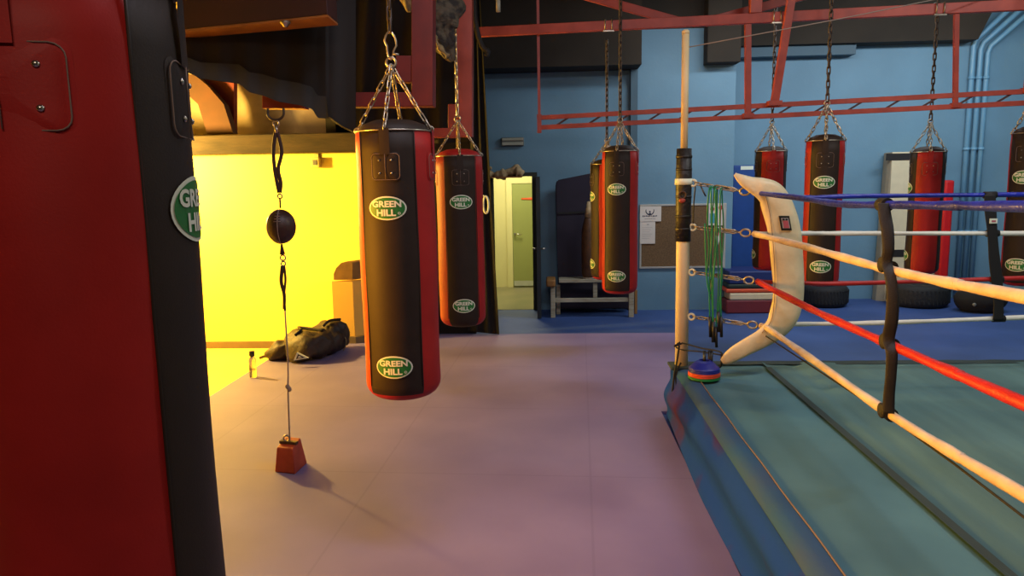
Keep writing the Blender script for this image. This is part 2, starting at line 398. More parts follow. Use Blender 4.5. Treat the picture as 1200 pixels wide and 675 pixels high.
# corridor behind the door
Yh = 12.7
hx0 = X_at(583, YA)-.35; hx1 = X_at(627, YA)+1.0
b = MB().m('hall_floor'); b.box((hx0-.2, YA+.12, -.1), (hx1, Yh+.2, .004)); b.box((xd0, YA, -.1), (xd1, YA+.12, .005)); struct(b.build('floor'))
b = MB().m('hall_wall'); b.box((hx0-.5, Yh, 0), (hx1, Yh+.1, 3)); struct(b.build('wall_corridor'))
b = MB().m('hall_wall'); b.box((hx0-.5, YA+.12, 0), (hx0-.4, Yh, 3)); b.box((hx1, YA+.12, 0), (hx1+.1, Yh, 3)); struct(b.build('wall_corridor'))
b = MB().m('hall_wall'); b.box((hx0-.5, YA+.12, 2.6), (hx1, Yh, 2.7)); struct(b.build('ceiling'))
# green door
t = thing('door_2', P(614, 326, Yh-.03), None, None); struct(t)
gx0 = X_at(601.5, Yh); gx1 = X_at(634, Yh); gz0 = .02; gz1 = Z_at(613, 215, Yh-.05)
b = MB().m('green_door'); b.box((gx0, Yh-.05, gz0), (gx1, Yh-.005, gz1), .004); b.build('leaf', t)
b = MB().m('hall_wall'); b.box((gx0-.1, Yh-.06, .005), (gx0-.003, Yh-.003, gz1+.002)); b.box((gx0-.1, Yh-.06, gz1+.003), (gx1+.1, Yh-.003, gz1+.1)); b.box((gx1+.003, Yh-.06, .005), (gx1+.1, Yh-.003, gz1+.002)); b.build('door_frame', t)
b = MB().m('kick'); b.box((gx0+.01, Yh-.056, gz0+.01), (gx1-.01, Yh-.05, gz0+.1)); b.build('kick_plate', t)
h = P(603.5, 274, Yh-.06)
b = MB().m('rivet'); b.cyl(h, h+Vector((0, -.05, 0)), .018); b.cyl(h+Vector((0, -.05, 0)), h+Vector((.12, -.05, -.01)), .01); b.build('handle', t)
s0 = P(611, 231, Yh-.056); s1 = P(624.5, 235, Yh-.056)
b = MB().m('door_orange'); b.tube([Vector((s0.x, Yh-.056, (s0.z+s1.z)/2)), Vector((gx1-.03, Yh-.056, (s0.z+s1.z)/2))], lambda q: .012+.018*min(1, q*4), 10, flat=.25); tag(b.build('sign', t), 'orange-red arrow sign')
# doorway frame + open leaf
t = thing('door_1', Vector(((xd0+xd1)/2, YA, 0)), None, None); struct(t)
b = MB().m('doorframe')
b.box((xd0-.05, YA-.03, 0), (xd0, YA+.14, zd)); b.box((xd1-.055, YA-.03, 0), (xd1, YA+.14, zd)); b.box((xd0-.05, YA-.03, zd), (xd1+.02, YA+.14, zd+.055)); b.build('door_frame', t)
lx = X_at(628, YA-.3)
b = MB().m('leaf_dark'); b.hexa([Vector(q) for q in ((xd1+.0, YA-.035, .01), (xd1+.055, YA-.035, .01), (lx+.075, YA-.72, .01), (lx+.02, YA-.72, .01), (xd1+.0, YA-.035, zd-.01), (xd1+.055, YA-.035, zd-.01), (lx+.075, YA-.72, zd-.01), (lx+.02, YA-.72, zd-.01))]); b.build('leaf', t)
b = MB().m('rivet'); h = Vector((lx+.02, YA-.66, .95)); b.cyl(h, h+Vector((-.05, 0, 0)), .012); b.cyl(h+Vector((-.05, 0, 0)), h+Vector((-.05, .11, 0)), .009); h = Vector((lx+.078, YA-.66, .95)); b.cyl(h, h+Vector((.05, 0, 0)), .012); b.cyl(h+Vector((.05, 0, 0)), h+Vector((.05, .11, 0)), .009)
b.build('handle', t)

# bundle of cloth and boards on the lintel + pole
t = thing('cloth_bundle', P(590, 206, YA-.12), 'tan rumpled cloth bundle lying along the top of the doorway', 'cloth')
b = MB().m('tan_cloth')
pts = [P(x, y, YA-.12) for x, y in [(564, 206), (575, 204), (585, 205), (596, 203), (606, 201), (613, 205)]]
b.tube(smooth_path(pts, 6), lambda q: .055+.02*math.sin(q*17)+.012*math.sin(q*41), 12, flat=1.3); 
b.tube(smooth_path([P(x, y, YA-.14) for x, y in [(590, 203), (600, 199), (606, 195), (610, 202)]], 6), lambda q: .04-.012*q, 10)
b.build('folds', t)
b = MB().m('wood'); b.box(P(562, 209, YA-.22), P(612, 206.5, YA-.035)); b.build('board', t)
b = MB().m('tan_cloth'); b.tube([P(533, 160, 8.9), P(574, 197, 10.2)], .022, 12); b.lathe([(.03, -.02), (.03, .02)], P(574, 197, 10.2), 12)
tag(b.build('wooden_pole'), 'thin tan pole slanting down to the cloth above the doorway', 'pole')
# emergency light
t = thing('emergency_light', P(601, 171, YA), 'slim beige emergency light box mounted on blue wall above doorway', 'light fitting')
b = MB().m('fixture_dark'); a = P(588, 171.5, YA-.001); c = P(614, 161, YA-.001); b.box((a.x, YA-.06, a.z), (c.x, YA-.002, c.z), .008); b.build('housing', t)
b = MB().m('fixture'); b.box((a.x+.01, YA-.075, a.z+.075), (c.x-.01, YA-.06, c.z-.01), .004); b.box((a.x+.01, YA-.075, a.z+.01), (c.x-.01, YA-.06, a.z+.05), .004); b.build('diffuser', t)
# switch box
t = thing('socket_box', P(371, 196, YW), 'small cream switch box high on the yellow wall', 'switch')
a = P(366, 196.5, YW-.02); c = P(375, 184.5, YW-.02)
b = MB().m('switch'); b.box((a.x, YW-.07, a.z), (c.x, YW-.001, c.z), .006); b.build('housing', t)
b = MB().m('switch'); b.box((a.x+.02, YW-.02, c.z), (c.x-.02, YW-.001, zb0)); b.build('conduit', t)
b = MB().m('fixture_dark'); b.box((a.x+.025, YW-.076, a.z+.03), (c.x-.025, YW-.07, c.z-.03), .002); b.build('rocker', t)

# ================================================================ HEAVY BAGS
def logo(parent, cx, cy, R, a, z, w=.175, h=.105):
    def fn(u, v, off=.004):
        an = a+u/(R+off); return Vector((cx+(R+off)*math.sin(an), cy-(R+off)*math.cos(an), z+v))
    b = MB().m('logo_white')
    n = 32
    rows = [[fn(w/2*k/5*math.cos(2*PI*i/n), h/2*k/5*math.sin(2*PI*i/n), .003) for i in range(n)] for k in range(1, 6)]
    V = b.grid(rows, closed_v=True); b.face(V[0])
    b.m('logo_green')
    w2, h2 = w-.013, h-.013
    rows = [[fn(w2/2*k/5*math.cos(2*PI*i/n), h2/2*k/5*math.sin(2*PI*i/n), .0042) for i in range(n)] for k in range(1, 6)]
    V = b.grid(rows, closed_v=True); b.face(V[0])
    b.m('logo_white')
    f2 = lambda u, v: fn(u, v, .0056)
    add_text(b, 'GREEN', -.002, .004, w*.76, h*.27, f2, 9)
    add_text(b, 'HILL', -.004, -.004-h*.29, w*.50, h*.28, f2, 6)
    add_text(b, '\u00ae', w*.31, -h*.27, w*.075, h*.11, f2, 0)
    return b.build('logo', parent)

def bag(px_t, py_t, px_b, py_b, Y, Rpx, blk, label, logos=True, top='black_leather', bottom='red_leather', first=False, cpx=None, cpy=-40, apex=.34, lod=1, chainz=None, pivot=0, chain_m='chain_dark', wd=None, second_front=True):
    base = P(px_b, py_b, Y); X = base.x
    zt = P(px_t, py_t, Y).z; zb = base.z
    k = (base-CAM).dot(-(Xc*0+Vector((Xc.z, Yc.z, Zc.z))))   # depth along the view axis
    R = Rpx/F*k/math.sqrt(1+((px_b-600)/F)**2)
    cy = Y+R*.0
    t = thing('heavy_bag', (X, cy, zb), label, 'punch bag', 'heavy bags hanging from the steel frames')
    a0 = math.atan2(-X, Y)
    half = math.radians(wd if wd else 41)
    ab = math.radians(blk)+a0
    H = zt-zb
    # shell
    n = 64 if lod else 40
    rr = min(.075, R*.42)
    prof = [(R-rr+rr*math.sin(q), rr-rr*math.cos(q)) for q in [PI/2*i/6 for i in range(7)]]
    prof = [(1e-3, 0), (R*.3, 0)]+prof
    m = 14
    for i in range(1, m+1):
        f = i/m; prof.append((R*(1+.012*math.sin(f*9+Y)-.02*max(0, f-.93)/.07), rr+(H-rr)*f))
    prof += [(R*.955, H+.001), (R*.93, H-.03)]
    b = MB()
    rows = []
    offs = ab
    for r, z in prof: rows.append([Vector((X+r*math.sin(offs+2*PI*i/n), cy-r*math.cos(offs+2*PI*i/n), zb+z)) for i in range(n)])
    V = [[b.bm.verts.new(p) for p in row] for row in rows]
    for j in range(len(rows)-1):
        for i in range(n):
            an = 2*PI*(i+.5)/n; an = (an+PI) % (2*PI)-PI
            isb = abs(an) < half or abs(abs(an)-PI) < half
            if j < 4: b.m(bottom if abs(an) > 0 else bottom)
            elif j < 6 and bottom == 'red_leather': b.m('red_leather')
            else: b.m('black_leather' if isb else 'red_leather')
            b.face([V[j][i], V[j][(i+1) % n], V[j+1][(i+1) % n], V[j+1][i]], True)
    b.m(bottom); b.face(V[0][::-1])
    b.build('shell', t)
    # piped seams along the panel edges
    b = MB().m('black_leather')
    for q in (half, PI-half, PI+half, -half):
        an = ab+q; d = Vector((math.sin(an), -math.cos(an), 0))
        b.tube([Vector((X, cy, zb+rr+(H-rr)*i/10))+d*(R+.0005) for i in range(11)], .0028, 6)
    b.build('seam_piping', t)
    # top cap
    b = MB().m(top)
    b.lathe([(R*.94, -.012), (R*.93, .012), (R*.8, .035), (R*.5, .055), (R*.2, .06), (.001, .061)], (X, cy, zt), 32)
    b.build('top_cap', t)
    # rim band with wire
    b = MB().m('chain'); torus(b, (X, cy, zt+.004), R*.985, .004, (0, 0, 1), 40, 6); b.build('rim_wire', t)
    # patches
    for q in range(4):
        an0 = ab+q*PI/2
        rel = (an0-a0+PI) % (2*PI)-PI
        if abs(rel) > 1.75 and not first: continue
        mk = 'black_leather' if q % 2 == 0 else 'red_leather'
        pw, ph, pz = (.086 if first and q % 2 else .068), .125, zt-.155
        rx = .044 if first and q % 2 else .026
        def fn(u, v, off): an = an0+u/R; return Vector((X+(R+off)*math.sin(an), cy-(R+off)*math.cos(an), pz+v))
        cor = []
        for cxs, cys, st in ((1, 1, 0), (-1, 1, PI/2), (-1, -1, PI), (1, -1, 3*PI/2)):
            for i in range(5):
                aa = st+PI/2*i/4; rc = .02
                cor.append((cxs*(pw-rc)+rc*math.cos(aa), cys*(ph/2-rc)+rc*math.sin(aa)))
        b = MB().m(mk)
        rows = [[fn(u*k/6, v*k/6, .0045 if k < 6 else .001) for u, v in cor] for k in range(1, 7)]
        VV = b.grid(rows, closed_v=True); b.face(VV[0])
        # strap running up to the rim
        sw = .022
        b.grid([[fn(u, v, .006) for u in (-sw, -sw/3, sw/3, sw)] for v in (ph/2-.01, ph/2+.03, ph/2+.06, .165)])
        b.m('stitch')
        if lod: b.tube([fn(u*.9, v*.9, .0055) for u, v in cor], .0012, 4, closed=True); b.tube([fn(0, v, .0055) for v in (-ph*.44, ph*.44)], .001, 4)
        else: b.tube([fn(u*.95, v*.95, .005) for u, v in cor], .0016, 4, closed=True)
        pt = b.build('strap_patch', t)
        for sx in (-1, 1):
            for sz in (-1, 1):
                c = fn(sx*rx, sz*.028, .005); nn = (c-Vector((X, cy, c.z))).normalized()
                b = MB().m('rivet'); b.lathe([(.005, 0), (.0045, .002), (.002, .0034), (.0005, .0038)], c, 10 if lod else 6, axis=nn); b.build('rivet', pt)
    if logos:
        for zz in ((zt-.335, zb+.175)):
            logo(t, X, cy, R*1.008, ab, zz+(.012 if first and zz > zb+.5 else 0))
            rel = (ab+PI-a0+PI) % (2*PI)-PI
    # chains
    top_p = Vector((X, cy, zt+apex))
    lw = .024 if lod else .03
    for q in range(4):
        an = ab+q*PI/2
        p0 = Vector((X+R*.96*math.sin(an), cy-R*.96*math.cos(an), zt+.012))
        b = MB().m('chain'); chain(b, p0, top_p, .042, lw, .0034 if lod else .0042); torus(b, p0, .014, .004, (math.cos(an), math.sin(an), 0), 10, 5); b.build('strap_chain', t)
    b = MB().m('chain'); torus(b, top_p+Vector((0, 0, .012)), .022, .0055, (0, 1, 0), 14, 6); b.build('swivel_ring', t)
    if first or Y < 4:
        b = MB().m('chain'); c = top_p+Vector((0, 0, .085))
        b.tube([c+Vector((.022*math.sin(2*PI*i/16)*(1.25 if math.cos(2*PI*i/16) > 0 else .7), 0, .06*math.cos(2*PI*i/16))) for i in range(16)], .0045, 6, closed=True)
        b.cyl(c+Vector((.01, 0, -.035)), c+Vector((.036, 0, -.04)), .005, 8); b.build('snap_hook', t); st = .145
    else: st = .03
    zc = chainz if chainz else ZC-.002
    b = MB().m(chain_m); chain(b, top_p+Vector((0, 0, st)), Vector((X, cy, zc)), .05 if lod else .055, .03 if lod else .038, .005 if lod else .0065); b.build('hanging_chain', t)
    return t
bag(64, -6, 146, 880, 1.10, 140, 71, 'largest red and black punch bag cut off by the left side, nearest the camera', first=True, wd=40, chain_m='chain_dark')
bag(460, 156, 474, 461, 3.35, 43.5, -14, 'punch bag second from the left, over the open mat, amber light on its left', wd=43, apex=.30)
bag(533, 184, 543, 380, 5.55, 26.5, 3, 'punch bag hanging in front of the black drape left of the doorway', top='red_leather', bottom='black_leather', wd=41, apex=.27, chain_m='chain')
bag(727, 178, 726, 343, 6.75, 20.6, -11, 'punch bag in front of the wooden bench, its two oval badges in full view', lod=0, wd=42, apex=.27)
bag(711, 193, 711, 327, 7.9, 18.5, -74, 'punch bag half hidden behind the other bag over the bench', lod=0, wd=44, apex=.24, chainz=Z_at(713, 40, 7.9)-.06)
bag(902, 178, 899, 316, 8.1, 18, -80, 'small red-fronted punch bag in front of the blue crash mat, behind cream corner pad', lod=0, wd=42, apex=.3)
bag(963, 166, 960, 334, 6.3, 22.4, 1, 'punch bag with two badges hanging right of the cream corner pad, above a black tyre', lod=0, wd=42, apex=.3)
bag(1081, 179, 1079, 320, 7.3, 20.5, -82, 'red-fronted punch bag hanging in front of the tall beige panel', lod=0, wd=42, apex=.28)
bag(1199, 157, 1195, 334, 6.0, 24.5, -14, 'punch bag partly cut off by the right edge of the photo', lod=0, wd=50, apex=.3)

# ================================================================ STEEL OVERHEAD
def beam(name, a, b2, w, h, mk, label, cat='beam', group=None):
    mb = MB().m(mk)
    mb.bar(a, b2, w, h, bev=.004)
    return tag(mb.build(name), label, cat, group)
# long RHS beam
A = P(560, 38, 7.0); B = P(1215, 5, 6.25)
def onb(px, A=A, B=B):
    best = None
    for i in range(401):
        q = A.lerp(B, i/400); c = q-CAM; cc = Xc*c.x+Yc*c.y+Zc*c.z; x = 600+F*cc.x/-cc.z
        if best is None or abs(x-px) < best[0]: best = (abs(x-px), q)
    return best[1]
t = thing('overhead_beam', A.lerp(B, .5), 'long red steel beam crossing under the ceiling above the ring post', 'beam')
b = MB().m('red_steel'); b.bar(A, B, .05, .085, bev=.004); b.build('steel_tube', t)
for px in (713, 910, 1100):
    q = onb(px); b = MB().m('chain'); b.tube([q+Vector((-.03, -.04, -.05)), q+Vector((-.03, -.04, .045)), q+Vector((-.03, .04, .045)), q+Vector((.03, .04, .045)), q+Vector((.03, -.04, .045)), q+Vector((.03, -.04, -.05))], .006, 6); b.box(q+Vector((-.05, -.05, -.06)), q+Vector((.05, -.035, -.045)), .003); b.build('beam_clamp', t)
# braces
for (a, c, lb) in (((690, -4), (803, 23), 'slanting red brace meeting the long beam from the upper left'), ((830, 24), (935, -3), 'slanting red brace rising right from the long beam')):
    p = onb(c[0] if a[0] < 700 else a[0])+Vector((0, .05, 0))
    q = P(a[0] if a[0] < 700 else c[0], a[1] if a[0] < 700 else c[1], p.y+.2)
    e = p+(q-p)*1.9
    if e.z > ZC: e = p+(e-p)*((ZC-p.z)/(e.z-p.z))
    beam('diagonal_brace', p, e, .05, .075, 'red_steel', lb, 'brace')
# hangers from ceiling to the beam
q = onb(885); beam('ceiling_hanger', q+Vector((0, 0, .04)), Vector((q.x, q.y, ZC)), .1, .07, 'red_steel', 'thick red post joining the long beam to the ceiling above the ring corner', 'hanger')
# lattice truss
TA = P(632, 138, 6.95); TB = P(1215, 106.5, 6.25); BA = P(632, 149.5, 6.95); BB = P(1215, 120, 6.25)
t = thing('lattice_truss', BA.lerp(BB, .5), 'long thin red lattice truss running above the ring, in front of the blue wall', 'truss')
b = MB().m('red_steel'); b.bar(TA, TB, .03, .04); b.build('top_chord', t)
b = MB().m('red_steel'); b.bar(BA, BB, .03, .04); b.build('bottom_chord', t)
xs_ = [652, 695, 732, 772, 810, 852, 893, 930, 972, 1010, 1052, 1092, 1130, 1170, 1205]
b0 = [(x, x+15) for x in xs_]
for x, x2 in b0:
    f = (x-632)/(1215-632); f2 = min(1, f+.038)
    b = MB().m('dark_strut'); b.bar(BA.lerp(BB, f), TA.lerp(TB, f2), .016, .016); b.build('lattice_bar', t)
b = MB().m('red_steel'); b.bar(TA+Vector((0, 0, .03)), BA-Vector((0, 0, .05)), .04, .04); b.build('end_bar', t)
# struts linking the truss to beam / ceiling
def trs(px, A_=TA, B_=TB): return onb(px, A_, B_)
struts = [(632, 0, .025, 'thin red rod holding the left end of the lattice truss', None), (876, 1, .05, 'short red upright from long beam to truss, left of the pair', None),
          (912, 2, .062, 'thicker slanting red upright between ceiling and truss', 905), (1119, 1, .036, 'thin red upright near the right end of the truss', None), (1204, 0, .04, 'red upright at the right edge holding the truss', None)]
for px, kd, w, lb, bx in struts:
    lo = trs(bx or px, BA, BB) if kd == 1 else trs(bx or px)
    if kd == 0: hi = Vector((lo.x, lo.y, ZC))
    elif kd == 1: hi = onb(px+(0 if px < 1000 else 3)); hi = Vector((hi.x, hi.y, hi.z-.045))
    else:
        h0 = onb(921); hi = lo+(h0-lo)*1.0; e = lo+(hi-lo)*((ZC-lo.z)/(hi.z-lo.z)); hi = e
        lo = lo+Vector((0, -.05, 0)); hi = hi+Vector((0, -.09, 0))
    b = MB().m('red_steel'); b.bar(lo, hi, w, w*.8)
    b.bar(lo+Vector((0, 0, -.01)), lo+Vector((0, 0, .03)), w*1.8, w*1.5)
    tag(b.build('truss_upright'), lb, 'strut')
# thin guy wire from post top
b = MB().m('string'); b.tube([P(803, 56, 5.45), P(985, 22, 5.9), P(1200, -22, 6.2)], .004, 6); tag(b.build('guy_wire'), 'thin pale wire slanting up right from the top of the ring pole', 'wire')

# big red beam upper left
z = 2.77
f0 = PZ(190, 37, z); f1 = PZ(384, 17, z); g0 = PZ(190, 45.5, z); g1 = PZ(396, 27, z)
hh = .36
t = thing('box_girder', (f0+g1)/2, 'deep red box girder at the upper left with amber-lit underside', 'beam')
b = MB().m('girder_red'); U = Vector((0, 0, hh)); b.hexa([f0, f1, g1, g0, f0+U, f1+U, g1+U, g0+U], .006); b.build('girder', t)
b = MB().m('wood'); e_ = Vector((0, 0, .012)); b.hexa([f0-e_, f1-e_, g1-e_, g0-e_, f0-e_*.05, f1-e_*.05, g1-e_*.05, g0-e_*.05]); tag(b.build('lit_underside', t), 'added board coloured like amber light on the underside')  # added board, wood colour stands in for orange light on the red underside
q = PZ(334, 25, z-.012); b = MB().m('rivet'); b.lathe([(.028, 0), (.03, -.01), (.02, -.018), (.012, -.03), (.001, -.032)], q, 14); b.build('bolt', t)
b = MB().m('red_steel_b'); b.bar(f0.lerp(f1, .9)+U, Vector((f0.lerp(f1, .9).x, f0.lerp(f1, .9).y+.08, ZC)), .08, .08); b.build('hanger', t)
# red L frame behind bag 2
YL = 4.55
def rect(mb, x0, y0, x1, y1, Y, d, bev=.004):
    a = [P(x0, y0, Y), P(x1, y0, Y), P(x1, y1, Y), P(x0, y1, Y)]
    D = Vector((0, d, 0))
    mb.hexa([a[3], a[2], a[2]+D, a[3]+D, a[0], a[1], a[1]+D, a[0]+D], bev)
t = thing('red_bracket_frame', P(480, 124, YL), 'red L-shaped steel bracket frame just above the amber-lit punch bag', 'steel frame')
b = MB().m('red_steel_b'); rect(b, 482, -90, 507, 124, YL, .13); b.build('upright', t)
b = MB().m('red_steel_b'); rect(b, 376, 108, 482, 125, YL+.003, .12); b.build('crossbar', t)
b = MB().m('red_steel_b'); rect(b, 464, 65, 482, 96, YL+.02, .09); b.build('gusset', t)
b = MB().m('red_steel_b'); ct = P(494, -90, YL); b.box((ct.x-.06, YL, ct.z-.02), (ct.x+.06, YL+.1, ZC), .003); b.build('ceiling_post', t)
YF = 5.9
t = thing('red_hanging_frame', P(545, 160, YF), 'second red steel frame with a tall upright left of the blue wall', 'steel frame')
b = MB().m('red_steel'); rect(b, 535, -60, 553, 160, YF, .12); b.build('upright', t)
b = MB().m('red_steel'); rect(b, 508, 150, 535, 161, YF+.003, .1); rect(b, 525, 122, 536, 150, YF+.004, .08); b.build('crossbar', t)
b = MB().m('red_steel'); rect(b, 500, 36, 535, 43, YF+.003, .1); b.build('upper_bar', t)
b = MB().m('red_steel'); ct = P(543, -60, YF); b.box((ct.x-.05, YF+.01, ct.z-.02), (ct.x+.05, YF+.1, ZC), .003); b.build('ceiling_post', t)
# red stub carrying the double end ball
YD = 4.68
t = thing('red_beam_stub', P(330, 128, YD), 'small red beam end holding the ring of the double-end ball', 'beam')
b = MB().m('red_steel'); rect(b, 307, 100, 356, 127, YD-.05, .1); b.build('steel_tube', t)
b = MB().m('red_steel'); ct = P(345, 104, YD); b.box((ct.x-.03, YD-.04, ct.z), (ct.x+.03, YD+.04, ZC)); b.build('hanger', t)

# dark tarp
YT = 4.5
low = [(180, 72), (214, 82), (235, 92), (258, 95), (280, 98), (292, 108), (308, 112), (326, 119), (350, 123), (366, 128), (372, 138), (386, 139), (400, 149), (416, 157)]
t = thing('dark_tarpaulin', P(300, 120, YT), 'dark tarpaulin slung under the ceiling above the yellow bay, blue-grey along its lower hem', 'tarpaulin')
def tarp_pt(x, y, i, f):
    p = P(x, y, YT+.28*(1-f)+.035*math.sin(x*.16)*(f)); return p
b = MB().m('tarp'); b2 = MB().m('tarp_band')
xsn = [180+(416-180)*i/120 for i in range(121)]
def lowy(x):
    for (xa, ya), (xb, yb) in zip(low, low[1:]):
        if xa <= x <= xb: return ya+(yb-ya)*(x-xa)/(xb-xa)
    return low[-1][1]
rows = []; rows2 = []
for x in xsn:
    yl = lowy(x); band = 16+ (10*min(1, max(0, (x-200)/120)))
    if x > 384: band = 2
    rows.append([P(x, -70+(yl-band+70)*k/10, YT+.006*math.sin(x*.19)*k/10+.3*(1-k/10)**2) for k in range(11)])
    rows2.append([P(x, yl-band+band*k/4, YT+.006*math.sin(x*.19)-.012+.02*k/4) for k in range(5)])
for bb, rw in ((b, rows), (b2, rows2)):
    bb.grid(rw); 
    bb.grid([[p+Vector((0, .02, 0)) for p in r] for r in rw])
b.build('sheet', t); b2.build('hem', t)
b = MB().m('tarp')
yt = P(300, -70, YT+.3).z
b.box((rows[0][0].x, YT+.28, yt-.02), (rows[-1][0].x, YT+.34, ZC)); b.build('batten', t)
# black curtain behind the frames
def drape(name, outline_top, outline_bot, Y, amp, mk, label, cat, n=90, m=14, thick=.02, toz=None):
    b = MB().m(mk); rows = []
    def li(ol, f):
        f *= len(ol)-1; i = min(int(f), len(ol)-2); g = f-i
        return (ol[i][0]+(ol[i+1][0]-ol[i][0])*g, ol[i][1]+(ol[i+1][1]-ol[i][1])*g)
    for i in range(n+1):
        f = i/n; a = li(outline_top, f); c = li(outline_bot, f); r = []
        for k in range(m+1):
            g = k/m; p = P(a[0]+(c[0]-a[0])*g, a[1]+(c[1]-a[1])*g, Y+amp*math.sin(f*n*.55+.8*math.sin(g*3)))
            if toz is not None and k == 0: p.z = toz
            r.append(p)
        rows.append(r)
    b.grid(rows); b.grid([[p+Vector((0, thick, 0)) for p in r] for r in rows])
    return tag(b.build(name), label, cat)
drape('black_curtain', [(330, -60), (556, -60)], [(338, 108), (372, 128), (395, 146), (430, 158), (470, 160), (512, 168), (556, 165)], 6.6, .03, 'darkwall', 'black curtain hanging high behind the red frames', 'curtain', toz=ZC)
drape('black_drape', [(551, -40), (560, -40)], [(548, 388), (585, 392)], 8.55, .02, 'black_cloth', 'black drape hanging to the floor left of the doorway', 'drape', n=30, toz=ZC)
# white loop handle hanging on the drape
b = MB().m('logo_white'); c = P(569.5, 240, 8.5)
b.tube([c+Vector((.03*math.cos(2*PI*i/18), .0, .1*math.sin(2*PI*i/18))) for i in range(18)], .012, 8, closed=True)
b.tube([c+Vector((-.02, .0, .1)), c+Vector((-.06, .1, .12))], .008, 6)
tag(b.build('loop_handle'), 'white plastic loop handle hanging on the black drape beside a punch bag', 'handle')
# foil lagging
def lump(name, pts, rad, Y, label, cat, mk, seed, edge=None):
    b = MB().m(mk)
    path = smooth_path([P(x, y, Y) for x, y in pts], 8)
    fr = b.frames(path); rows = []
    for i, (p, (tt, u, w)) in enumerate(zip(path, fr)):
        q = i/(len(path)-1); j = q*(len(rad)-1); k0 = min(int(j), len(rad)-2); r = rad[k0]+(rad[k0+1]-rad[k0])*(j-k0)
        row = []
        for k in range(18):
            an = 2*PI*k/18; d = u*math.cos(an)+w*math.sin(an)
            nn = noise.noise(Vector((p*9+d*1.3+Vector((seed, 0, 0)))))
            row.append(p+d*r*(1+.55*nn))
        rows.append(row)
    V = b.grid(rows, closed_v=True, smooth=False); b.face(V[0][::-1]); b.face(V[-1])
    return b
t = thing('foil_lagging', P(510, 60, 5.2), 'crumpled mottled foil lagging hanging between the two red frames', 'insulation')
lump('', [(512, -80), (514, -20), (518, 10), (514, 35), (522, 55), (530, 72)], [.12, .12, .12, .11, .07, .02], 5.2, '', '', 'foil', 2).build('crumpled_sheet', t)
b = MB().m('chain_dark'); q = P(512, -80, 5.2); b.cyl(q, Vector((q.x, q.y, ZC)), .006); b.build('tie_wire', t)
b = MB().m('foil_edge'); b.tube(smooth_path([P(x, y, 5.07) for x, y in [(503, 24), (508, 42), (515, 55), (525, 66)]], 6), lambda q: .016+.008*math.sin(q*20), 8); b.build('torn_edge', t)
b = lump('', [(474, -60), (476, -10), (478, 2), (479, 14)], [.09, .06, .045, .012], 4.9, '', '', 'foil_edge', 5); q = P(474, -60, 4.9); b.cyl(q, Vector((q.x, q.y, ZC)), .006); tag(b.build('foil_scrap'), 'pale scrap of torn lagging at the top beside the red upright', 'insulation')
b = MB().m('black_strap'); b.tube(smooth_path([P(552, -120, 6.3)+Vector((0, 0, ZC-P(552, -120, 6.3).z))]+[P(x, y, 6.3) for x, y in [(552, -60), (556, 14), (560, 40), (566, 56), (572, 60), (570, 66)]], 6), .022, 8); tag(b.build('dangling_cable'), 'dark cable dangling right of the tall red upright', 'cable')
t = thing('ceiling_fitting', P(584, 12, 6.2), 'small pale hanging fitting near the ceiling at top centre-left', 'fitting')
b = MB().m('fixture'); c = P(584, 14, 6.2); b.cyl(c, c+Vector((0, 0, .1)), .018); b.build('socket', t)
b = MB().m('fixture_dark'); b.cyl(c+Vector((0, 0, .1)), Vector((c.x, c.y, ZC)), .008); b.build('rod', t)

# ================================================================ DOUBLE-END BALL + WEIGHT
wb = PZ(340, 549, .022)
YD = wb.y
t = thing('double_end_ball', P(330, 287, YD), 'brown leather double-end ball strung between red stub and red floor block', 'speed ball')
b = MB().m('chain_dark'); b.tube(smooth_path([P(x, y, YD) for x, y in [(314, 127), (314, 135), (319, 140), (327, 140), (332, 135), (332, 127)]], 4), .008, 8); b.build('shackle', t)
b = MB().m('chain'); torus(b, P(323.5, 145, YD), .018, .005, (0, 1, 0)); b.tube([P(323.5, 148, YD), P(324, 156, YD)], .011, 8); torus(b, P(328, 230, YD), .014, .005, (0, 1, 0)); b.build('clip', t)
b = MB().m('brown_strap')
b.tube(smooth_path([P(x, y, YD) for x, y in [(323, 155), (320.5, 175), (322, 200), (327, 226)]], 6), .012, 8, flat=.5)
b.tube(smooth_path([P(x, y, YD) for x, y in [(325, 155), (330, 178), (326, 198), (329, 214), (328, 226)]], 6), .012, 8, flat=.5)
b.tube([P(328, 232, YD), P(328.5, 244, YD)], .006, 6)
b.build('elastic_strap', t)
c = P(329.3, 265.5, YD); r = 18.3/F*YD
bl = MB().m('ball'); bl.ell(c, (r*.95, r*.95, r*1.12), 28, 18); bo = bl.build('ball', t)
b = MB().m('string')
for q in (-.75, .12): b.tube([c+Vector((r*.96*math.cos(a)*math.sin(q), -r*.96*math.cos(a)*math.cos(q), r*1.13*math.sin(a))) for a in [(-1.45+2.9*i/20) for i in range(21)]], .0025, 5)
b.build('seam', bo)
b = MB().m('stitch')
for i in range(5):
    zz = .035+i*.016; a = math.asin(min(.98, zz/(r*1.12)))
    b.tube([c+Vector((r*.98*math.cos(a)*math.sin(q), -r*.98*math.cos(a)*math.cos(q), zz)) for q in (-.12, .1, .34)], .0032, 5)
b.build('laces', bo)
b = MB().m('brown_strap'); b.tube([P(330, 286, YD), P(331, 298, YD)], lambda q: .006+.012*q, 8); b.tube(smooth_path([P(x, y, YD) for x, y in [(331, 312), (329.5, 330), (333, 345), (333, 362)]], 6), lambda q: .013-.003*q, 8, flat=.6)
b.tube(smooth_path([P(x, y, YD) for x, y in [(333, 312), (334.5, 328), (333, 345), (334, 364)]], 6), .008, 8, flat=.6); b.build('lower_strap', t)
b = MB().m('chain'); torus(b, P(331.5, 302, YD), .017, .005, (0, 1, 0)); torus(b, P(332, 309, YD), .014, .005, (0, 1, 0)); b.build('lower_clip', t)
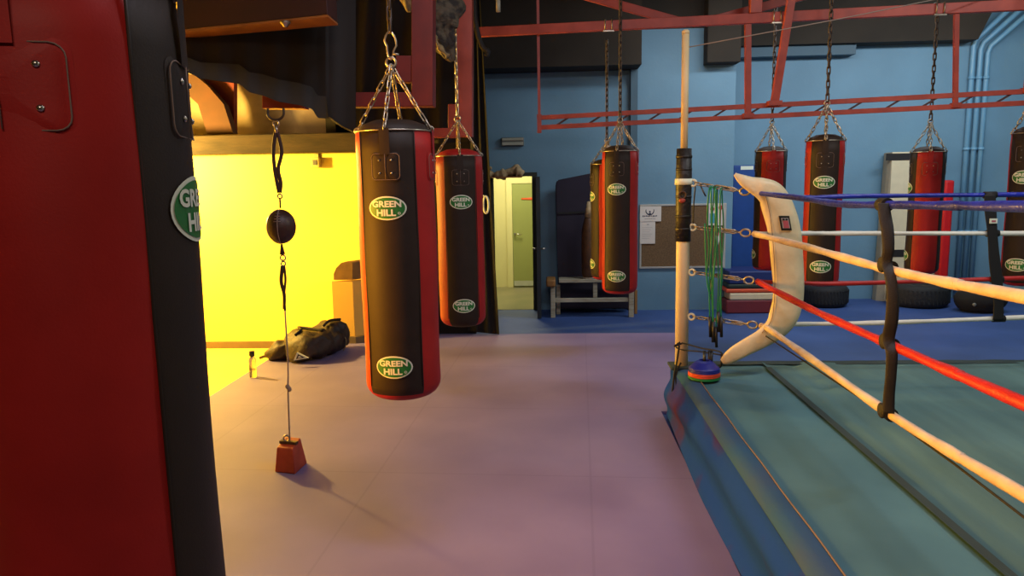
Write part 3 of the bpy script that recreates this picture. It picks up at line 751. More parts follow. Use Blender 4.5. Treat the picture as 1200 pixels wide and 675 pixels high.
b = MB().m('string'); b.tube(smooth_path([P(x, y, YD) for x, y in [(334, 364), (336, 400), (337.5, 430), (337.5, 460), (338.5, 490), (339.5, 515)]], 6), .0055, 6)
for x, y in ((337, 453), (339, 456)): b.ell(P(x, y, YD), (.016, .012, .018), 8, 6)
b.build('anchor_cord', t)
t = thing('weight_block', wb, 'rust-red wedge-shaped block on the mat anchoring the ball cord', 'weight')
bx = wb.x; by = wb.y; hw = 15.3/F*by; b = MB().m('rust_red')
zt = wb.z+.19
b.hexa([Vector(q) for q in ((bx-hw, by-.06, .0225), (bx+hw*.85, by-.1, .0225), (bx+hw*1.05, by+.09, .0225), (bx-hw*.75, by+.12, .0225), (bx-hw*.78, by-.045, zt-.03), (bx+hw*.7, by-.075, zt-.03), (bx+hw*.8, by+.05, zt), (bx-hw*.6, by+.08, zt))], .008); b.build('block', t)
b = MB().m('brown_leather'); b.bar((bx-hw*.72, by+.012, zt-.01), (bx+hw*.78, by-.015, zt-.012), .03, .02, bev=.003); b.build('slot', t)
b = MB().m('chain'); torus(b, (bx-.01, by, zt+.015), .02, .006, (0, 1, 0)); b.build('eye', t)

# duffel bag
def duffel():
    c1 = PZ(322, 426, .022); c2 = PZ(412, 404, .022)
    t = thing('duffel_bag', PZ(368, 428, .022), 'black nylon duffel bag slumped on the mat by the yellow wall', 'bag')
    a = PZ(336, 430, .02)+Vector((.05, .18, 0)); e = PZ(400, 416, .02)+Vector((-.1, .3, 0)); d = (e-a).normalized(); sd = Vector((-d.y, d.x, 0))
    L = (e-a).length+.15; rows = []
    for i in range(37):
        f = i/36; s = max(0.03, (1-abs(2*f-1)**5))**.5
        hgt = (.25+.09*f+.03*math.sin(f*9))*s; w = (.21+.03*math.sin(f*5))*s
        if .46 < f < .56: hgt *= .93
        row = []
        for k in range(30):
            an = 2*PI*k/30; cx = math.cos(an); sx = math.sin(an)
            x = w*math.copysign(abs(cx)**.75, cx); z = hgt/2+hgt/2*math.copysign(abs(sx)**.8, sx)
            p = a+d*(L*f-.07)+sd*x+Vector((0, 0, z))
            nn = noise.noise(p*6)*.05-abs(noise.noise(p*11))*.05+.012-abs(noise.noise(p*23))*.02
            p += (sd*cx+Vector((0, 0, sx)))*nn*s
            p.z = max(p.z+.022, .0225); row.append(p)
        rows.append(row)
    b = MB().m('duffel'); V = b.grid(rows, closed_v=True); b.face(V[0][::-1]); b.face(V[-1]); b.build('bag_body', t)
    b = MB().m('duffel')
    c0 = PZ(322, 424, .022)+Vector((.03, .12, 0))
    b.ell(c0+Vector((.02, 0, .1)), (.19, .13, .105), 24, 14, lambda q, d_: q*(1+.3*noise.noise(d_*2.2+Vector((3, 1, 4))))+Vector((0, 0, .05*d_.x)))
    b.tube(smooth_path([c0+Vector((-.1, -.03, .05)), c0+Vector((-.18, -.02, .035)), c0+Vector((-.24, 0, .012))], 5), .015, 8, flat=.5)
    b.build('end_pocket', t)
    b = MB().m('black_strap')
    def top(f): i = int(f*36); return max(rows[i], key=lambda v: v.z)
    for f in (.3, .72):
        b.tube(smooth_path([top(f)+Vector((-.05, -.12, -.04)), top(f)+Vector((0, -.06, .008)), top(f+.07)+Vector((0, -.03, .022)), top(f+.12)+Vector((.03, -.03, .0))], 6), .016, 8, flat=.45)
    b.ell(top(.5)+Vector((0, -.02, .0)), (.05, .03, .03), 10, 8)
    b.build('carry_strap', t)
    b = MB().m('foil_edge'); h = PZ(404, 408, .3); 
    r0 = rows[35][15]
    b.tube(smooth_path([P(402, 392, c2.y-.35), P(405.5, 398, c2.y-.35), P(405, 405, c2.y-.35), P(402, 411, c2.y-.35)], 5), .006, 6); b.build('end_loop', t)
    # triangular badge
    b = MB().m('logo_white')
    yb = a.y-.2
    o = [P(348, 413, yb), P(361.5, 419.5, yb+.02), P(344, 422.5, yb-.02)]
    b.poly(o, (0, .02, 0)); b.m('duffel'); cc = (o[0]+o[1]+o[2])/3
    b.poly([cc+(p-cc)*.6+Vector((0, -.002, 0)) for p in o], (0, .003, 0)); b.m('logo_white')
    b.poly([cc+(p-cc)*.28+Vector((0, -.004, 0)) for p in o], (0, .003, 0)); b.build('badge', t)
duffel()
# bottle
c = PZ(297, 442, .022)
t = thing('water_bottle', c, 'clear plastic bottle with a black cap standing on the mat edge', 'bottle')
b = MB().m('glassy'); b.lathe([(.03, 0), (.036, .006), (.036, .17), (.03, .19), (.018, .2), (.018, .21)], c+Vector((0, 0, .0005)), 20); b.build('bottle_body', t)
b = MB().m('black_plastic'); b.lathe([(.026, 0), (.026, .045), (.022, .05)], c+Vector((0, 0, .2105)), 16); b.build('cap', t)
# cream box in the bay
def pbox(mb, x0, x1, ybase, ytop, Y, depth, bev=.004):
    a = P(x0, ybase, Y); c = P(x1, ytop, Y); mb.box((a.x, Y, a.z), (c.x, Y+depth, c.z), bev)
t = thing('cream_cabinet', P(408, 392, 8.1), 'cream boxed unit with a curved brown cushion top beside the yellow wall', 'cabinet')
a = P(391.5, 392, 8.15); c = P(413, 329, 8.15); zf = .0005
b = MB().m('cream_box'); b.hexa([Vector(q) for q in ((a.x, 8.15, zf+.1), (c.x, 8.15, zf+.1), (c.x+.42, 8.35, zf+.1), (a.x+.1, 8.58, zf+.1), (a.x, 8.15, c.z), (c.x, 8.15, c.z), (c.x+.42, 8.35, c.z), (a.x+.1, 8.58, c.z))], .006); b.build('body', t)
b = MB().m('skirting'); b.hexa([Vector(q) for q in ((a.x, 8.13, zf), (c.x+.01, 8.13, zf), (c.x+.43, 8.34, zf), (a.x+.1, 8.58, zf), (a.x, 8.13, .1), (c.x+.01, 8.13, .1), (c.x+.43, 8.34, .1), (a.x+.1, 8.58, .1))], .003); b.build('plinth', t)
b = MB().m('box_top')
prof = [(391, 328), (391, 321), (394, 314), (400, 308), (408, 306), (413, 308), (413, 328)]
pp = [P(x, y, 8.14) for x, y in prof]
n_ = len(pp); A_ = [b.bm.verts.new(p) for p in pp]; B_ = [b.bm.verts.new(p+Vector((.42, .2, .03))) for p in pp]
b.face(A_); b.face(B_[::-1])
for i in range(n_): b.face([A_[i], B_[i], B_[(i+1) % n_], A_[(i+1) % n_]], i < n_-2 and i > 0)
b.build('cushion', t)

# ================================================================ BENCH AREA
YK = 9.75
t = thing('wooden_bench', P(696, 365, YK), 'pale slatted wooden bench against the blue wall below the bags', 'bench')
def rb(mk, x0, y0, x1, y1, Y, d, name, par, floor=False):
    b = MB().m(mk); a = P(x0, y1, Y); c = P(x1, y0, Y); z0 = .0005 if floor else a.z
    b.box((a.x, Y, z0), (c.x, Y+d, c.z), .004); return b.build(name, par)
rb('bench_wood', 655, 327, 743, 331.5, YK, .28, 'seat_plank', t)
rb('bench_wood', 648, 349, 741, 354.5, YK+.02, .04, 'lower_rail', t)
rb('bench_wood', 695, 332, 700, 349, YK+.02, .04, 'centre_post', t)
rb('bench_wood', 645.5, 334, 650.5, 365, YK, .05, 'leg', t, True); rb('bench_wood', 737, 331, 743, 365, YK, .05, 'leg', t, True)
rb('bench_wood', 652, 334, 656.5, 360, YK+.26, .05, 'leg', t, True); rb('bench_end', 743.5, 340, 747, 362, YK+.24, .05, 'leg', t, True)
b = MB().m('bench_end'); a = P(640, 336, YK); c = P(651, 327, YK); b.box((a.x, YK-.06, a.z), (c.x, YK+.3, c.z), .025); tag(b.build('end_block', t), 'amber wooden end block')
# leaning mats
def lean(name, tl, tr, br, bl, Yb, Yt, th, mk, label, cat='mat', zfloor=.0005, nseg=12):
    b = MB().m(mk)
    A_ = P(*bl, Yb); B_ = P(*br, Yb); C_ = P(*tr, Yt); D_ = P(*tl, Yt)
    A_.z = B_.z = zfloor+.005
    n_ = (B_-A_).cross(D_-A_).normalized()
    if n_.y > 0: n_ = -n_
    T = -n_*th
    b.hexa([A_, B_, B_+T, A_+T, D_, C_, C_+T, D_+T], min(.015, th*.3))
    return tag(b.build(name), label, cat)
t = thing('folded_mat', P(680, 360, 9.95), 'dark purple gym mat with slanted top leaning on the wall behind the bench', 'mat')
b = MB().m('purple_mat')
ol = [(655, 362), (653, 300), (651, 216), (653, 211), (693, 203), (735, 200), (737, 362)]
q = [P(x, y, 10.12+(.0 if y > 300 else .0)) for x, y in ol]
for p in q: p.z = max(p.z, .001)
b.poly(q, (0, .14, 0)); bmesh.ops.bevel(b.bm, geom=[e for e in b.bm.edges], offset=.015, segments=2, affect='EDGES'); b.build('mat_body', t)
b = MB().m('black_strap'); a = P(654, 250, 10.11); c = P(736, 246, 10.11); b.bar((a.x, 10.11, a.z), (c.x, 10.11, c.z), .012, .03); b.build('strap', t)
# small brown hanging/standing leather bag
c = P(690, 326, 9.86)
t = thing('leather_pear_bag', c, 'worn brown leather pear bag with tan neck resting on the bench', 'punch bag')
R1 = 8.5/F*9.9; H1 = (P(690, 255, 9.86).z-c.z)
b = MB().m('brown_leather'); b.lathe([(R1*.75, .0), (R1*.95, .06), (R1, H1*.45), (R1*.95, H1*.8), (R1*.62, H1*.97), (R1*.5, H1)], c, 24); b.build('bag_body', t)
b = MB().m('tan_cloth'); zz = P(690, 236, 9.86).z-c.z; b.lathe([(R1*.55, H1), (R1*.42, H1+(zz-H1)*.5), (R1*.2, zz)], c, 16); b.build('neck', t)
b = MB().m('paper'); b.lathe([(R1*.8, -.0), (R1*.82, .05)], c+Vector((0, 0, .001)), 24); b.build('base_band', t)

# notice board on the column
yb = YB-.002
a = P(749, 314.5, YB); c = P(851, 238, YB)
t = thing('notice_board', Vector(((a.x+c.x)/2, YB, a.z)), 'wide brown cork notice board with aluminium frame on the blue wall', 'notice board')
b = MB().m('cork'); b.box((a.x+.02, YB-.02, a.z+.02), (c.x-.02, YB-.002, c.z-.02)); b.build('cork_panel', t)
b = MB().m('alu')
for p0, p1 in (((a.x, a.z), (c.x, a.z+.025)), ((a.x, c.z-.025), (c.x, c.z)), ((a.x, a.z+.026), (a.x+.025, c.z-.026)), ((c.x-.04, a.z+.026), (c.x, c.z-.026))): b.box((p0[0], YB-.03, p0[1]), (p1[0], YB-.002, p1[1]), .002)
b.build('frame', t)
def sheet(x0, y0, x1, y1, label, name='paper_notice', mk='paper', off=.0):
    p = P(x0, y1, YB); q = P(x1, y0, YB); t = thing(name, ((p.x+q.x)/2, YB-.033, p.z), label, 'paper', 'papers on the notice board')
    b = MB().m(mk); b.box((p.x, YB-.035-off, p.z), (q.x, YB-.031-off, q.z)); b.build('sheet', t); return t, p, q
t, p, q = sheet(749.5, 241.5, 774.5, 259.5, 'white notice with a raised-arms figure logo, top left of the cork board', off=.006)
cx = (p.x+q.x)/2-.01; zz = q.z-.03; yy = YB-.0425
b = MB().m('ink')
b.tube([Vector((cx+.055*math.sin(an), yy, zz-.03-.055*math.cos(an))) for an in [(-1.9+3.8*i/20) for i in range(21)]], lambda f: .004+.004*math.sin(f*PI), 6, flat=.3)
b.ell((cx, yy, zz-.045), (.012, .002, .013), 10, 8); b.poly([Vector((cx-.02, yy, zz-.085)), Vector((cx+.02, yy, zz-.085)), Vector((cx+.012, yy, zz-.062)), Vector((cx-.012, yy, zz-.062))], (0, .002, 0))
b.build('figure_logo', t)
b = MB().m('ink')
for i in range(9): b.box((cx-.1+i*.023, yy, zz-.115+.002*(i % 3)), (cx-.1+i*.023+.015, yy+.002, zz-.095-.002*(i % 2)))
b.m('grey_ink')
for i in range(7): b.box((cx-.07+i*.022, yy, zz-.147), (cx-.07+i*.022+.014, yy+.002, zz-.137))
b.build('print', t)
t, p, q = sheet(749.5, 259, 767.5, 285.5, 'plain white page pinned under the logo notice on the cork board')
b = MB().m('grey_ink'); b.box(((p.x+q.x)/2-.01, YB-.0365, q.z-.05), ((p.x+q.x)/2+.02, YB-.0355, q.z-.04))
for i in range(6): b.box((p.x+.03, YB-.0365, q.z-.09-i*.03), (q.x-.04-(i % 3)*.02, YB-.0355, q.z-.087-i*.03))
b.build('print', t)
t, p, q = sheet(829.5, 238, 838.5, 264, 'narrow poster with blue patch behind the green skipping ropes', 'poster')
b = MB().m('poster_blue'); b.box((p.x+.015, YB-.0365, p.z+.03), (q.x-.015, YB-.0355, q.z-.14)); b.m('poster_red'); b.ell(((p.x+q.x)/2, YB-.036, q.z-.08), (.03, .003, .03), 12, 8); b.build('print', t)
t, p, q = sheet(839.5, 238, 847.5, 264, 'narrow poster with red figure at the right end of the cork board', 'poster')
b = MB().m('poster_red'); b.ell(((p.x+q.x)/2, YB-.036, q.z-.06), (.028, .003, .035), 12, 8); b.box(((p.x+q.x)/2-.015, YB-.0365, p.z+.02), ((p.x+q.x)/2+.01, YB-.0355, q.z-.09)); b.build('print', t)
p = [P(x, y, YB-.034) for x, y in ((838, 266), (846, 266), (843, 282), (840, 292))]
t = thing('pennant', p[3], 'small pointed white pennant with red mark below the poster pair', 'pennant')
b = MB().m('paper'); b.poly(p, (0, .003, 0)); b.build('sheet', t)
b = MB().m('poster_red'); b.ell((p[0]+p[2])/2+Vector((.0, -.001, 0)), (.022, .003, .04), 10, 8); b.build('print', t)

# blue crash mat + stack of pads
YM = 10.65
t = thing('crash_mat', P(872, 335, YM), 'tall blue crash mat standing against the wall behind the corner pad', 'mat')
a = P(855.5, 345, YM); c = P(901, 193, YM)
b = MB().m('blue_vinyl'); b.box((a.x, YM, .0005), (c.x, YM+.3, c.z), .02); b.build('mat_body', t)
b = MB().m('logo_white'); p = P(868, 199, YM-.004); q = P(883, 194.5, YM-.004); b.box((p.x, YM-.004, p.z), (q.x, YM-.0005, q.z)); b.build('label', t)
pads = [('maroon_vinyl', 352, 366, 'maroon'), ('beige_vinyl', 343.5, 352.5, 'beige'), ('orange_vinyl', 338.5, 344.5, 'orange'), ('green_vinyl', 333, 338.5, 'dark green'), ('navy_vinyl', 318, 333, 'navy blue')]
zprev = .0005
Yp = 9.95
for i, (mk, y0, y1, nm) in enumerate(pads):
    x0p = 851+(0, 4, 0, 2, 3)[i]; x1p = 908-(2, 0, 0, 3, 0)[i]
    ztop = P(870, y0, Yp).z
    a = P(x0p, y1, Yp); c = P(x1p, y0, Yp)
    b = MB().m(mk); b.box((a.x, Yp, zprev), (c.x, Yp+(.34 if i < 4 else .6), ztop), min(.02, (ztop-zprev)*.35))
    if nm == 'navy blue': zc_ = ztop
    pos = ('at the bottom of the pad stack on the floor', 'second from the bottom of the pad stack', 'in the middle of the pad stack', 'just below the navy pad in the stack', 'topmost in the pad stack under the crash mat')[i]
    tag(b.build('gym_pad'), nm+' gym pad '+pos, 'pad', 'stacked gym pads')
    zprev = ztop+.001
# tyres
def tyre(px, py, Y_off, rpx, h, label):
    c = PZ(px, py, .0005); Y = c.y+rpx/F*c.y; c = P(px, py, c.y); R = rpx/F*c.y; c = Vector((c.x, c.y+R, .0005))
    t = thing('rubber_tyre', c, label, 'tyre', 'tyres on the floor under the bags')
    b = MB().m('black_rubber'); prof = []
    for i in range(28):
        a = 2*PI*i/28; prof.append((R*.68+R*.32*math.copysign(abs(math.cos(a))**.6, math.cos(a)), h/2+h/2*math.copysign(abs(math.sin(a))**.7, math.sin(a))))
    rows = [[c+Vector((r*math.cos(2*PI*k/48), r*math.sin(2*PI*k/48), z)) for k in range(48)] for r, z in prof]
    b.grid(rows, closed_u=True, closed_v=True); b.build('tyre_wall', t)
    b = MB().m('black_rubber')
    for k in range(44):
        a = 2*PI*k/44; d = Vector((math.cos(a), math.sin(a), 0)); s = Vector((-d.y, d.x, 0))
        b.bar(c+d*(R*.985)+s*.02+Vector((0, 0, h*.2)), c+d*(R*.985)-s*.02+Vector((0, 0, h*.8)), .02, .012, up=d)
    b.build('tread', t)
tyre(975, 362, 0, 27.5, .3, 'black rubber tyre lying on the blue floor below the badge bag')
tyre(1092, 363, 0, 34, .32, 'wide black rubber tyre lying in front of the beige panel')
# dark holdall on the right
c = PZ(1161, 369, .0005)+Vector((0, .25, 0))
t = thing('black_holdall', c, 'black slumped kit bag on the floor at the far right', 'bag')
b = MB().m('black_cloth'); b.ell(c+Vector((0, 0, .17)), (.33, .25, .18), 28, 16, lambda q, d: Vector((q.x, q.y, max(-.1685, q.z*(1.1+.25*noise.noise(d*1.7)))))*(1.0)); b.build('bag_body', t)
b = MB().m('black_strap'); b.tube(smooth_path([c+Vector((-.2, -.1, .3)), c+Vector((-.08, -.12, .37)), c+Vector((.08, -.12, .37)), c+Vector((.2, -.1, .3))], 6), .015, 8); b.build('carry_strap', t)
b = MB().m('fixture_dark'); q = c+Vector((-.19, -.2, .13)); b.lathe([(.025, 0), (.02, .006), (.001, .007)], q, 12, axis=(-.4, -1, 0)); b.build('buckle', t)
# beige panel
YP = 10.85
t = thing('beige_panel', P(1065, 350, YP), 'tall beige padded panel with dark bands leaning at the back wall', 'panel')
a = P(1036, 349, YP); c = P(1111, 177, YP)
b = MB().m('beige_vinyl'); b.box((a.x, YP+.14, .0005), (c.x, YP+.22, c.z), .01); c2_ = P(1097, 177, YP); b.box((a.x, YP, .0005), (c2_.x, YP+.14, c.z), .01); b.build('panel_face', t)
a2 = P(1029, 349, YP); b = MB().m('beige_side'); b.hexa([Vector(q) for q in ((a2.x, YP+.08, .0005), (a.x-.002, YP+.0, .0005), (a.x-.002, YP+.2, .0005), (a2.x, YP+.2, .0005), (a2.x+.06, YP+.08, c.z-.01), (a.x-.002, YP, c.z), (a.x-.002, YP+.2, c.z), (a2.x+.06, YP+.2, c.z-.01))]); b.build('panel_side', t)
for y0, y1 in ((179, 188), (292, 301), (336, 345)):
    p = P(1038, y1, YP); q = P(1095, y0, YP); b = MB().m('black_strap'); b.box((p.x, YP-.008, p.z), (q.x, YP-.0005, q.z), .002); b.build('dark_band', t)
# red roll mat
b = MB().m('red_panel'); a = P(1099, 345, 10.82); c = P(1119.5, 211, 10.82); b.box((a.x, 10.82, .0005), (c.x, 10.98, c.z), .035)
tag(b.build('red_pad'), 'upright red vinyl pad beside the beige panel', 'pad')

# ================================================================ RING
RX0 = .92; RX1 = 6.35; RY1 = 5.56; ZR = .43
t = thing('boxing_ring', (3.6, 2.5, 0), 'raised boxing ring platform with teal canvas, blue skirt and four ropes', 'boxing ring')
RING = t
b = MB().m('dark'); b.box((RX0+.05, -1.2, .0005), (RX1, RY1-.03, ZR-.03)); b.build('platform', t)
# canvas (left zone) with wrinkles
def sheet_grid(mb, x0, x1, y0, y1, nx, ny, zf):
    mb.grid([[Vector((lerp(x0, x1, i/nx), lerp(y0, y1, j/ny), zf(lerp(x0, x1, i/nx), lerp(y0, y1, j/ny)))) for j in range(ny+1)] for i in range(nx+1)])
zc = lambda x, y: ZR+.006*noise.noise(Vector((x*1.5, y*.7, 0)))+.003*noise.noise(Vector((x*5, y*2, 3)))
b = MB().m('canvas'); sheet_grid(b, RX0+.1, 1.66, -1.2, RY1, 16, 120, zc)
b.build('canvas', t)
zc2 = lambda x, y: ZR+.009+.034*noise.noise(Vector((x*8, y*.4, 7)))*max(0, 1-(x-1.6)/1.0)+.004*noise.noise(Vector((x*1.5, y*1.5, 2)))
b = MB().m('canvas_b'); sheet_grid(b, 1.6, RX1, -1.2, RY1-.05, 130, 120, zc2); b.build('canvas_cover', t)
b = MB().m('canvas_dark'); sheet_grid(b, 1.585, 1.63, -1.2, RY1-.2, 4, 80, lambda x, y: ZR+.016); sheet_grid(b, RX0+.3, RX1, RY1-.1, RY1+.01, 60, 3, lambda x, y: ZR+.012+.004*noise.noise(Vector((x*6, y, 0)))); b.build('canvas_tape', t)
# edge strip, seam, skirt
b = MB().m('skirt_edge'); rows = []
for j in range(121):
    y = lerp(-1.2, RY1+.0, j/120); w = .004*noise.noise(Vector((y*1.2, 0, 0)))
    rows.append([Vector((RX0+.115, y, ZR+.008)), Vector((RX0+.07, y, ZR+.01)), Vector((RX0+.02+w, y, ZR+.0)), Vector((RX0-.0+w, y, ZR-.03))])
b.grid(rows); b.build('edge_strip', t)
b = MB().m('seam'); b.tube([Vector((RX0+.115+.002*math.sin(i*.7), lerp(-1.2, RY1-.05, i/80), ZR+.012)) for i in range(81)], .004, 6); b.build('edge_seam', t)
b = MB().m('skirt'); rows = []
for j in range(241):
    y = lerp(-1.2, RY1-.02, j/240); r = []
    for k in range(15):
        g = k/14
        wv = .010*math.sin((y*2.1+g*2.5))*g+.02*noise.noise(Vector((y*1.5+g*2.4, g*1.6, 5)))*math.sin(g*PI*.9)+.026*math.sin(g*8-y*1.1+.8*math.sin(y*1.7))*g*(1.15-g)*3
        r.append(Vector((RX0-.0+(-.05)*g+wv, y, ZR-.03-(ZR-.03-.024)*g)))
    rows.append(r)
b.grid(rows); b.build('skirt', t)
b = MB().m('skirt'); b.grid([[Vector((lerp(RX0, RX1, i/60), RY1+.02*math.sin(i*.9)*g, ZR-.01-(ZR-.012)*g)) for g in (0, .33, .66, 1)] for i in range(61)]); b.build('skirt', t)
# corner post
YO = 5.42
pb = P(798.5, 429, YO); ptop = P(803.5, 40, YO); pb.z = ZR+.012
def pl(y):                                   # point on the post axis at image row y
    best = None
    for i in range(601):
        q = pb.lerp(ptop, i/600); c = q-CAM; cc = Xc*c.x+Yc*c.y+Zc*c.z; yy = 337.5-F*cc.y/-cc.z
        if best is None or abs(yy-y) < best[0]: best = (abs(yy-y), q)
    return best[1]
po = thing('corner_post', pb, 'cream ring corner post with black padded upper part and tall tan pole', 'ring post')
b = MB().m('post_cream'); b.tube([pb, pl(283), pl(180)], .049, 20); b.build('shaft', po)
b = MB().m('pole_tan'); b.tube([pl(182), ptop], .026, 16); b.lathe([(.027, 0), (.027, .02), (.015, .03)], ptop, 16); b.build('tall_pole', po)
b = MB().m('pad_black'); b.tube([pl(283), pl(250), pl(210), pl(174)], lambda q: .057+.003*math.sin(q*30), 14); 
for yy_ in (185, 200, 232, 255, 270): b.tube([pl(yy_), pl(yy_-3)], .0595, 14)
b.build('post_pad', po)
b = MB().m('logo_white'); q = pl(213); b.tube([q-Vector((0, 0, .022)), q+Vector((0, 0, .022))], .065, 14); tag(b.build('tape_band', po), 'white tape band')
b = MB().m('brown_leather'); q = pl(233); torus(b, q+Vector((-.02, -.064, .03)), .025, .006, (0, 1, 0)); b.m('red_steel'); b.ell(q+Vector((-.02, -.064, -.01)), (.025, .012, .018), 10, 6); b.build('buckle', po)
# foot bracket
b = MB().m('canvas_dark'); b.box(pb+Vector((-.09, -.09, -.01)), pb+Vector((.12, .1, .012)), .006); b.build('foot_plate', po)
b = MB().m('pad_black'); b.poly([P(795, 405, YO-.0), P(799, 432, YO-.06), P(787, 440, YO-.1), P(786, 420, YO-.05)][:3], (0, .02, 0)); 
b = MB().m('black_strap')
for pts in ([(800, 402), (790, 406), (797, 401)], [(796, 405), (793, 425), (790, 440), (787, 470)], [(798, 425), (792, 440), (794, 462), (793, 480)]):
    b.tube(smooth_path([P(x, y, YO-.12) for x, y in pts], 6), .007, 6)
b.build('lashing', po)
# turnbuckles
XS = 1.5
att = [(804, 214, 883, 226), (810, 266, 884, 274), (810, 318, 888, 330), (808, 370, 892, 382)]
ends = []
for x0_, y0_, x1_, y1_ in att:
    p0 = pl(y0_)+Vector((.05, -.03, 0)); p1 = PX(x1_, y1_, XS); p1 = P(x1_, y1_, 5.18); ends.append(p1)
    d = (p1-p0).normalized(); up = Vector((0, 0, 1)); L = (p1-p0).length
    tb = thing('turnbuckle', p0, None, 'turnbuckle', 'steel turnbuckles between the ring post and rope ends')
    idx = att.index((x0_, y0_, x1_, y1_))
    tb['label'] = ('topmost steel turnbuckle linking blue rope to the post, skipping ropes over it', 'steel turnbuckle second from the top, holding the upper white rope', 'steel turnbuckle holding the red rope, third from the top', 'lowest steel turnbuckle, holding the bottom white rope')[idx]
    b = MB().m('logo_white'); b.tube([p0-d*.09, p0-d*.02], lambda q: .004+.02*q, 8); torus(b, p0+d*.015, .022, .0085, d.cross(up)); b.build('eye_bolt', tb)
    b = MB().m('chain'); chain(b, p0+d*.03, p0+d*.16, .05, .035, .0055); b.build('link_chain', tb)
    b = MB().m('chain'); f0_, f1_ = p0+d*.16, p0+d*(L-.11)
    for s in (-1, 1): b.tube([f0_+up*.0, f0_+d*.03+up*.012*s, f1_-d*.03+up*.012*s, f1_], .0055, 6)
    b.tube([f0_, f0_+d*.1], .006, 6); b.tube([f1_-d*.1, f1_], .006, 6); b.build('body', tb)
    b = MB().m('chain'); torus(b, p1-d*.06, .034, .0075, d.cross(up), sx=.75); b.tube([f1_, p1-d*.1], .007, 6); b.build('hook', tb)
# ropes
def rope(name, pts, r0, mk, label, spiral=0):
    path = smooth_path(pts, 14); n = 14
    b = MB().m(mk)
    b.tube(path, lambda q: r0*(1+.05*math.sin(q*70)), n, flat=.86, twist=.22)
    o = b.build(name, RING); o['label'] = label; return o
def ext(a, b2, y):  # extend line a-b to plane Y=y
    d = b2-a; return a+d*((y-a.y)/d.y)
near = [('blue_rope', [(884, 227), (930, 231), (985, 239), (1040, 240), (1120, 241), (1200, 242)], 'blue rope nearest the camera, top of the side ropes'),
        ('white_rope', [(886, 274), (940, 288), (1000, 305), (1045, 317), (1120, 333), (1200, 348)], 'cream rope, second from top on the near side'),
        ('red_rope', [(889, 330), (940, 357), (989, 380), (1050, 407), (1120, 438), (1200, 473)], 'red rope, third on the near side'),
        ('white_rope', [(893, 382), (901, 386), (960, 427), (1041, 484), (1120, 533), (1200, 580)], 'cream bottom rope on the near side')]
R_ = []
for i, (mk, pp, lb) in enumerate(near):
    pts = [PX(x, y, XS) if k else ends[i] for k, (x, y) in enumerate(pp)]
    if i == 0:
        pts = [ends[0]]+[Vector((XS, Y_, P(xx, yy_, Y_).z)) for xx, yy_ in pp[1:] for Y_ in [XS/ray(xx, yy_).x*ray(xx, yy_).y]]
    e = ext(pts[-2], pts[-1], -1.0); pts.append(e)
    R_.append(pts)
    rope('ring_rope', pts, .0225 if mk != 'blue_rope' else .019, mk, lb)
YFR = 5.2
far = [('blue_rope', [(884, 227), (940, 231.5), (1000, 230), (1200, 228)], 'blue top rope along the far side'),
       ('white_rope2', [(886, 274), (940, 273.5), (1000, 273.5), (1200, 273.5)], 'white rope along the far side, second from top'),
       ('red_rope', [(889, 330), (930, 331.5), (1000, 332), (1200, 326)], 'red rope along the far side'),
       ('white_rope2', [(893, 382), (930, 380), (1040, 378), (1200, 372)], 'white bottom rope along the far side')]
for i, (mk, pp, lb) in enumerate(far):
    pts = [P(x, y, YFR) for x, y in pp]; pts[0] = ends[i]
    d = pts[-1]-pts[-2]; pts.append(pts[-1]+d*((5.9-pts[-1].x)/d.x))
    rope('ring_rope', pts, .017, mk, lb)
# vertical spacer straps
def strap(pl_, w, th, name, label, par, knots):
    b = MB().m('black_strap'); path = smooth_path(pl_, 8)
    n = len(path); rows = []
    nx = Vector((-.34, -.94, 0)) if knots else Vector((0, -1, 0))
    sidev = Vector((.94, -.34, 0)) if knots else Vector((1, 0, 0))
    for i, p in enumerate(path):
        q = i/(n-1); ww = w*(1+.08*math.sin(q*13)); rows.append([p+sidev*ww/2*math.cos(a)*1.0+nx*th/2*math.sin(a) for a in [2*PI*k/12 for k in range(12)]])
    V = b.grid(rows, closed_v=True); b.face(V[0][::-1]); b.face(V[-1])
    return b
XP = XS-.035
sp = [(1035, 238), (1037, 252), (1040, 270), (1041, 292), (1039, 308), (1043, 322), (1046, 345), (1045, 375), (1041, 398), (1045, 414), (1044, 440), (1042, 462), (1041, 484)]
pts = [PX(x, y, XP) for x, y in sp]
t = thing('rope_spacer', pts[-1], 'black webbing spacer tying the four near side ropes together', 'rope spacer')
strap(pts, .048, .014, '', '', t, True).build('webbing', t)
for (x, y), wv in zip([(1036, 240), (1041, 313), (1043, 403), (1041, 484)], (0, 1, 1, 1)):
    p = PX(x, y, XS); b = MB().m('black_strap')
    d = Vector((0, 1, .0)); 
    b.tube([p+d*.035, p+d*.012, p-d*.012, p-d*.035], .031, 14, flat=.95)
    if wv: b.ell(p+Vector((-.03, 0, .012)), (.014, .036, .036), 12, 8)
    b.build('knot', t)
sp = [(1160, 228), (1161, 250), (1163, 273), (1165, 300), (1168, 326), (1170, 350), (1170, 375)]
pts = [P(x, y, YFR-.025) for x, y in sp]
t = thing('rope_spacer', pts[-1], 'black webbing spacer with a small white tag on the far ropes at right', 'rope spacer')
strap(pts, .075, .012, '', '', t, False).build('webbing', t)
for x, y in ((1160, 228.5), (1163, 273.5), (1168, 327.5), (1170, 373.5)):
    p = P(x, y, YFR); b = MB().m('black_strap'); b.tube([p-Vector((.04, 0, 0)), p+Vector((.04, 0, 0))], .024, 12); b.build('knot', t)
